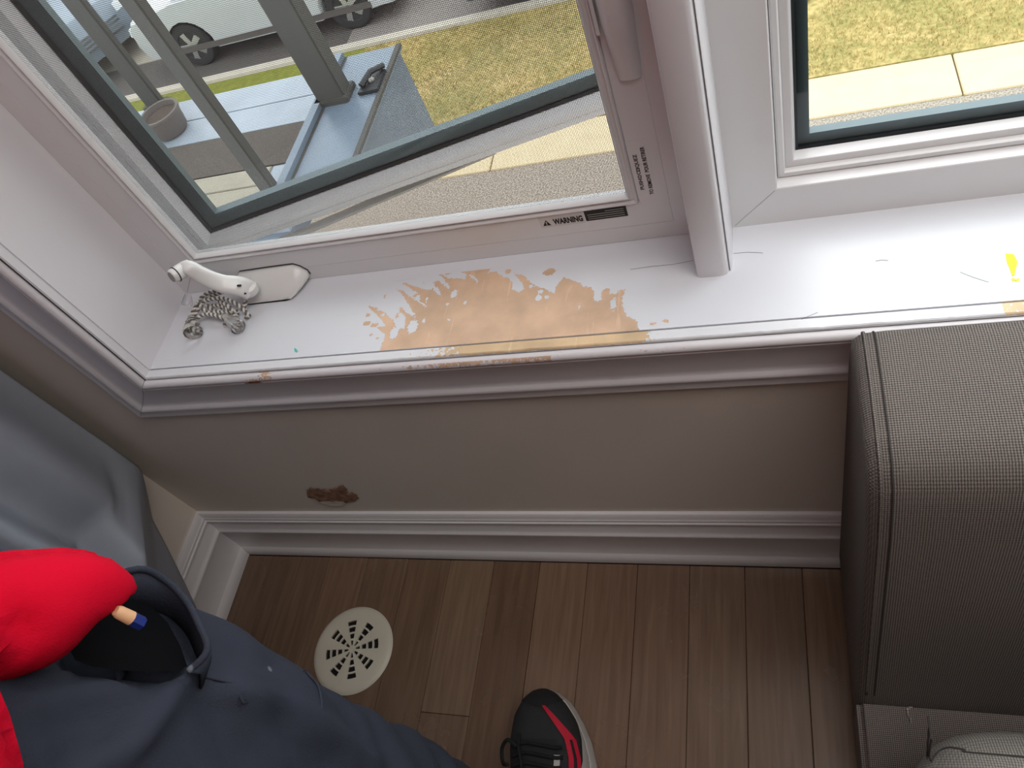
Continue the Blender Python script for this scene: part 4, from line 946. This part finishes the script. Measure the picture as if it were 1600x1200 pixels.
lawn = G().box(-4.4, 25, yw1, yc0, ZG - .3, ZG + .02).put('lawn', lawn_m, kind='structure')
G().box(-30, -4.4, yw1, yc0, ZG - .3, ZG + .019).put('verge', verge_m, kind='structure')
G().box(-30, 25, yc0, yc1, ZG - .3, ZG + .05).put('curb', curb_m, kind='structure', bevel=.015)
road = G().box(-30, 25, yc1, 16, ZG - .3, ZG - .06).put('road', road_m, kind='structure')
G().box(-30, 25, 16, 40, ZG - .3, ZG + .02).put('far_lawn', lawn_m, kind='structure')
wk = empty('path', (0, (yw0 + yw1) / 2, ZG), kind='structure')
for x in np.arange(-9, 9, 1.25):
    off = .272 * S
    o = B('slab', x + off + .006, x + off + 1.25 - .006, yw0 + .003, yw1 - .003, ZG - .2, ZG + .012, walk_m, bevel=.006); adopt(o, wk)
# car shadow painted as a dark strip of asphalt along the left part of the kerb, pale driveway beyond it
o = B('car_shadow_strip', -30, -3.9 * S, yc1 + .001, 7.25 * S, ZG - .1, ZG - .055, dark_m); adopt(o, road)
o = B('driveway', -30, -6.35 * S, 7.25 * S, 15, ZG - .1, ZG - .054, drive_m); adopt(o, road)
# grass blades
ps = onZ(1237, 6, ZG + .05)
v, f = [], []
for i in range(36000):
    x = random.uniform(-4.4, 4.5); y = random.uniform(yw1 + .01, yc0 - .01)
    if math.hypot(x - ps.x, y - ps.y - .1) < .34: continue
    h = random.uniform(.02, .055); a = random.uniform(0, 6.28); lx_, ly_ = random.uniform(-.025, .025), random.uniform(-.025, .025)
    n0 = len(v); v += [(x - .004 * math.cos(a), y - .004 * math.sin(a), ZG + .018), (x + .004 * math.cos(a), y + .004 * math.sin(a), ZG + .018), (x + lx_, y + ly_, ZG + .02 + h)]; f.append((n0, n0 + 1, n0 + 2))
me = bpy.data.meshes.new('grass'); me.from_pydata(v, [], f); me.update(); me.materials.append(M('straw_grass', srgb(172, 154, 102), .9, .25, 2.2, spec=.1))
obj('grass', None, None, me=me, kind='stuff')
# dark stones and leaf litter in the lawn
p = onZ(1237, 6, ZG + .05)
g = G(); g.loft([[(p.x + r * math.cos(a) * 1.3 + .02 * noise.noise((a, z, 0)), p.y + .1 + r * math.sin(a), ZG + z) for a in (2 * math.pi * j / 12 for j in range(12))] for r, z in ((.10, 0), (.14, .06), (.11, .13), (.04, .17))])
tag(g.put('garden_stone', M('dark_stone', srgb(88, 92, 92), .9, .2, 20), smooth=True), 'dark grey garden stone lying on the lawn beyond the fixed window', 'stone')

# ---- porch to the left
pm_post = M('taupe_wood', srgb(66, 65, 61), .7, .1, 8, .2, 60, (1, 1, .2))
pm_blue = M('blue_grey_cladding', srgb(100, 112, 124), .45, .1, 3, .1, 30)
pm_cap = M('pale_blue_capping', srgb(104, 118, 132), .3, .05, 4)
pm_deck = M('pale_blue_deck', srgb(146, 156, 166), .4, .1, 4)
pm_mat = M('brown_coir', srgb(82, 74, 68), .95, .25, 120, .8, 300)
pm_cream = M('cream_deck_board', srgb(150, 143, 126), .6, .05, 10)
ZD = -.8
porch = empty('porch', (-3.2, 3.0, ZD)); tag(porch, 'covered porch with taupe posts and blue grey side wall beyond the open sash', 'porch')
part(G().prism([(3.70, ZD - .03), (2.72, ZD - .03), (2.72, -.90), (3.4, -1.25), (3.70, -1.52)], 'x', -2.20, -1.895), 'side_wall', pm_blue, porch)
part(G().box(-2.215, -1.88, 2.66, 3.72, ZD - .03, ZD), 'wall_cap', pm_cap, porch, bevel=.006)
part(G().box(-6.5, -2.2, 2.42, 3.75, -1.0, ZD - .10), 'deck_base', pm_blue, porch)
for i in range(2): part(G().box(-6.5, -2.2, 3.275 + i * .238, 3.275 + i * .238 + .234, ZD - .1, ZD - .06), 'deck_panel', pm_deck, porch, bevel=.004)
part(G().box(-6.5, -2.2, 2.935, 3.265, ZD - .1, ZD - .055), 'coir_strip', pm_mat, porch)
for i in range(3): part(G().box(-6.5, -2.45, 2.925 - .145 * (i + 1), 2.925 - .145 * i - .006, ZD - .1, ZD - .05), 'deck_board', pm_cream, porch, bevel=.004)
part(G().box(-2.45, -2.2, 2.45, 2.925, ZD - .1, ZD - .06), 'deck_edge', pm_deck, porch)
part(G().box(-2.285, -2.205, 2.62, 3.72, ZD - .055, ZD + .0), 'bottom_rail', pm_post, porch, bevel=.004)
part(G().box(-2.275, -2.23, 2.62, 3.72, ZD + .0, ZD + .03), 'rail_cap', pm_cap, porch)
def post(x0, x1, y0, y1, z1=2.3, foot=True):
    o = part(G().box(x0, x1, y0, y1, ZD - .06, z1), 'post', pm_post, porch, bevel=.008)
    if foot: b = part(G().box(x0 - .02, x1 + .02, y0 - .02, y1 + .02, ZD - .06, ZD + .03), 'post_foot', pm_post, o, bevel=.006)
    return o
post(-2.36, -2.28, 2.62, 2.68, foot=False)
a_, b_ = onZ(500, 166, ZD), onZ(548, 142, ZD); post(a_.x, b_.x, a_.y, b_.y + .03)
a_, b_ = onZ(243, 186, ZD - .06), onZ(269, 178, ZD - .06); post(a_.x, b_.x, a_.y, a_.y + .05)
part(G().box(-1.905, -1.878, 2.66, 3.72, ZD - .012, ZD + .006), 'edge_trim', pm_post, porch)
part(G().box(-6.5, -2.2, 3.45, 3.6, 2.3, 2.45), 'beam', pm_post, porch)
part(G().box(-2.38, -2.24, 1.2, 3.45, 2.3, 2.45), 'beam', pm_post, porch)
# round dark pot at the foot of the far post
p = onZ(263, 190, ZD - .06)
pot = empty('plant_pot', (p.x + .10, p.y - .12, ZD - .058)); tag(pot, 'round dark pot at the foot of a porch post', 'plant pot')
G().lathe([(0, 0), (.09, 0), (.105, .02), (.12, .12), (.128, .125), (.128, .14), (.112, .14), (.108, .11), (0, .11)], 24).put('pot', M('dark_pot', srgb(104, 96, 92), .7), pot, smooth=True)
G().lathe([(0, .11), (.107, .11), (.05, .125), (0, .13)], 20).put('soil', M('soil', srgb(74, 62, 54), .95), pot, smooth=True)
# black latch hardware on the side wall
p = onZ(580, 126, ZD + .02)
lt = empty('latch', (p.x, p.y, ZD + .002)); lt['label'] = 'black metal latch on the porch side wall'; adopt(lt, porch)
G().box(-.06, .06, -.09, .09, 0, .018).put('plate', 'gasket', lt, bevel=.004)
G().tube([(-.04, -.05, .03), (.0, .03, .05), (.05, .10, .03)], .016, 8).put('bar', 'gasket', lt, smooth=True)
G().lathe([(0, .018), (.022, .018), (.022, .03), (.014, .04), (0, .042)], 14).put('knob', 'steel', lt, smooth=True)

# ---- parked cars
cg = M('car_glass', srgb(38, 44, 48), .08); tyre = M('tyre', srgb(34, 34, 35), .8); rimm = M('alloy_rim', srgb(180, 180, 178), .35, metal=.7); lampm = M('lamp_lens', srgb(214, 222, 224), .15); chrome = M('chrome', srgb(220, 222, 224), .15, metal=1)
def car(label, col, loc, rz, Ln=4.1, wb=2.4, fo=.82):
    c = empty('car', loc, rz); tag(c, label, 'car')
    paint = M('car_paint', col, .25, .02, 3); W = .86
    r_ = .33
    xs_ = [Ln - fo - wb, Ln - fo]       # wheel centres from the tail
    low = [(0.02, .42), (.06, .26)]
    for xc in xs_:
        low += [(xc - .40, .24)] + [(xc + .39 * math.cos(a), .32 + .39 * math.sin(a)) for a in np.linspace(math.pi, 0, 11)] + [(xc + .40, .24)]
    top = [(Ln - .06, .28), (Ln, .50), (Ln - .03, .72), (Ln - .12, .84), (Ln - .95, .98), (.25, 1.02), (.06, .96), (0, .70)]
    g = G(); pts = low + top; rings = []
    for y, s in ((-W, .965), (-W + .02, .985), (-W + .09, 1), (W - .09, 1), (W - .02, .985), (W, .965)):
        rings.append([(Ln / 2 + (x - Ln / 2) * s, y, .6 + (z - .6) * (s if z > .6 else 1)) for x, z in pts])
    g.loft(rings); g.put('body', paint, c, smooth=True)
    cab = [(.16, 1.0), (.42, 1.46), (.9, 1.56), (Ln - 2.1, 1.55), (Ln - 1.65, 1.40), (Ln - .98, .98)]
    G().loft([[(x, y * (1 if z < 1.1 else .82) * (.93 if e else 1), z) for x, z in cab] for y, e in ((-W + .05, 0), (-.4, 0), (.4, 0), (W - .05, 0))]).put('cabin', paint, c, smooth=True)
    for s in (-1, 1):
        for x0, x1, a, b in ((.52, 1.35, .50, 1.30), (1.42, Ln - 1.35, 1.38, Ln - 1.92)):
            G().add([(x0, s * (W - .046), 1.04), (x1, s * (W - .046), 1.04), (b + .1, s * (W - .165), 1.46), (a + .1, s * (W - .165), 1.46)], [(0, 1, 2, 3)]).put('side_window', cg, c)
        for xc in xs_:
            w_ = G().lathe([(.0, -.1), (r_ * .92, -.1), (r_, -.07), (r_, .07), (r_ * .92, .1), (r_ * .66, .1), (r_ * .62, .085), (0, .085)], 28).put('wheel', tyre, c, smooth=True)
            w_.location = (xc, s * (W - .11), r_); w_.rotation_euler = (-s * math.pi / 2, 0, 0)
            q = G().lathe([(0, .088), (r_ * .16, .1), (r_ * .16, .08), (r_ * .2, .084), (0, .08)], 16)
            for k_ in range(5):
                a = 2 * math.pi * k_ / 5; ca, sa = math.cos(a), math.sin(a)
                q.add([(ca * u - sa * v__, sa * u + ca * v__, z) for u, v__, z in ((.03, -.035, .1), (.03, .035, .1), (r_ * .62, .045, .09), (r_ * .62, -.045, .09), (.03, -.035, .084), (.03, .035, .084), (r_ * .62, .045, .08), (r_ * .62, -.045, .08))], [(0, 1, 2, 3), (0, 1, 5, 4), (1, 2, 6, 5), (2, 3, 7, 6), (3, 0, 4, 7)])
            q.ring(-.0, .0, 0, 0, [(0, 0)]) if False else None
            q.put('rim', rimm, w_)
        G().box(.45, Ln - .5, s * W - .008, s * W + .008, .26, .34).put('side_skirt', dark_m, c)
        G().loft([[(Ln - .10, s * .80, .66), (Ln - .02, s * .50, .64), (Ln - .03, s * .50, .74), (Ln - .12, s * .80, .78)], [(Ln - .02, s * .84, .66), (Ln + .015, s * .50, .64), (Ln + .005, s * .50, .74), (Ln - .06, s * .84, .78)]]).put('headlight', lampm, c)
        G().box(-.015, .1, s * .80 - .06, s * .80 + .06, .70, .92).put('tail_light', M('red_lens', srgb(150, 20, 24), .2), c)
    for k_ in range(4): G().box(Ln - .03, Ln + .022, -.46, .46, .44 + k_ * .055, .465 + k_ * .055).put('grille_bar', chrome, c)
    G().add([(Ln - 1.0, -.70, 1.02), (Ln - 1.0, .70, 1.02), (Ln - 1.62, .58, 1.42), (Ln - 1.62, -.58, 1.42)], [(0, 1, 2, 3)]).put('windscreen', cg, c)
    return c
p1 = onZ(322, 104, ZG - .06)
car('white parked car on the street, seen through the open sash', srgb(176, 179, 180), (p1.x + .88 * 3.45, p1.y + .76, ZG - .06), math.pi, 4.35, 2.65, .90).scale = (.88, .88, .88)
p2 = onZ(128, 88, ZG + .45)
car('pale blue parked car at the far left of the street', srgb(126, 138, 148), (p2.x - 4.0 * math.cos(-.55), p2.y - 4.0 * math.sin(-.55) + .35, ZG - .05), -.55)
p3 = onZ(848, 16, ZG - .06)
car('dark parked car whose tyre shows beyond the lawn', srgb(74, 78, 84), (p3.x - .9, p3.y + .9, ZG - .06), 0)
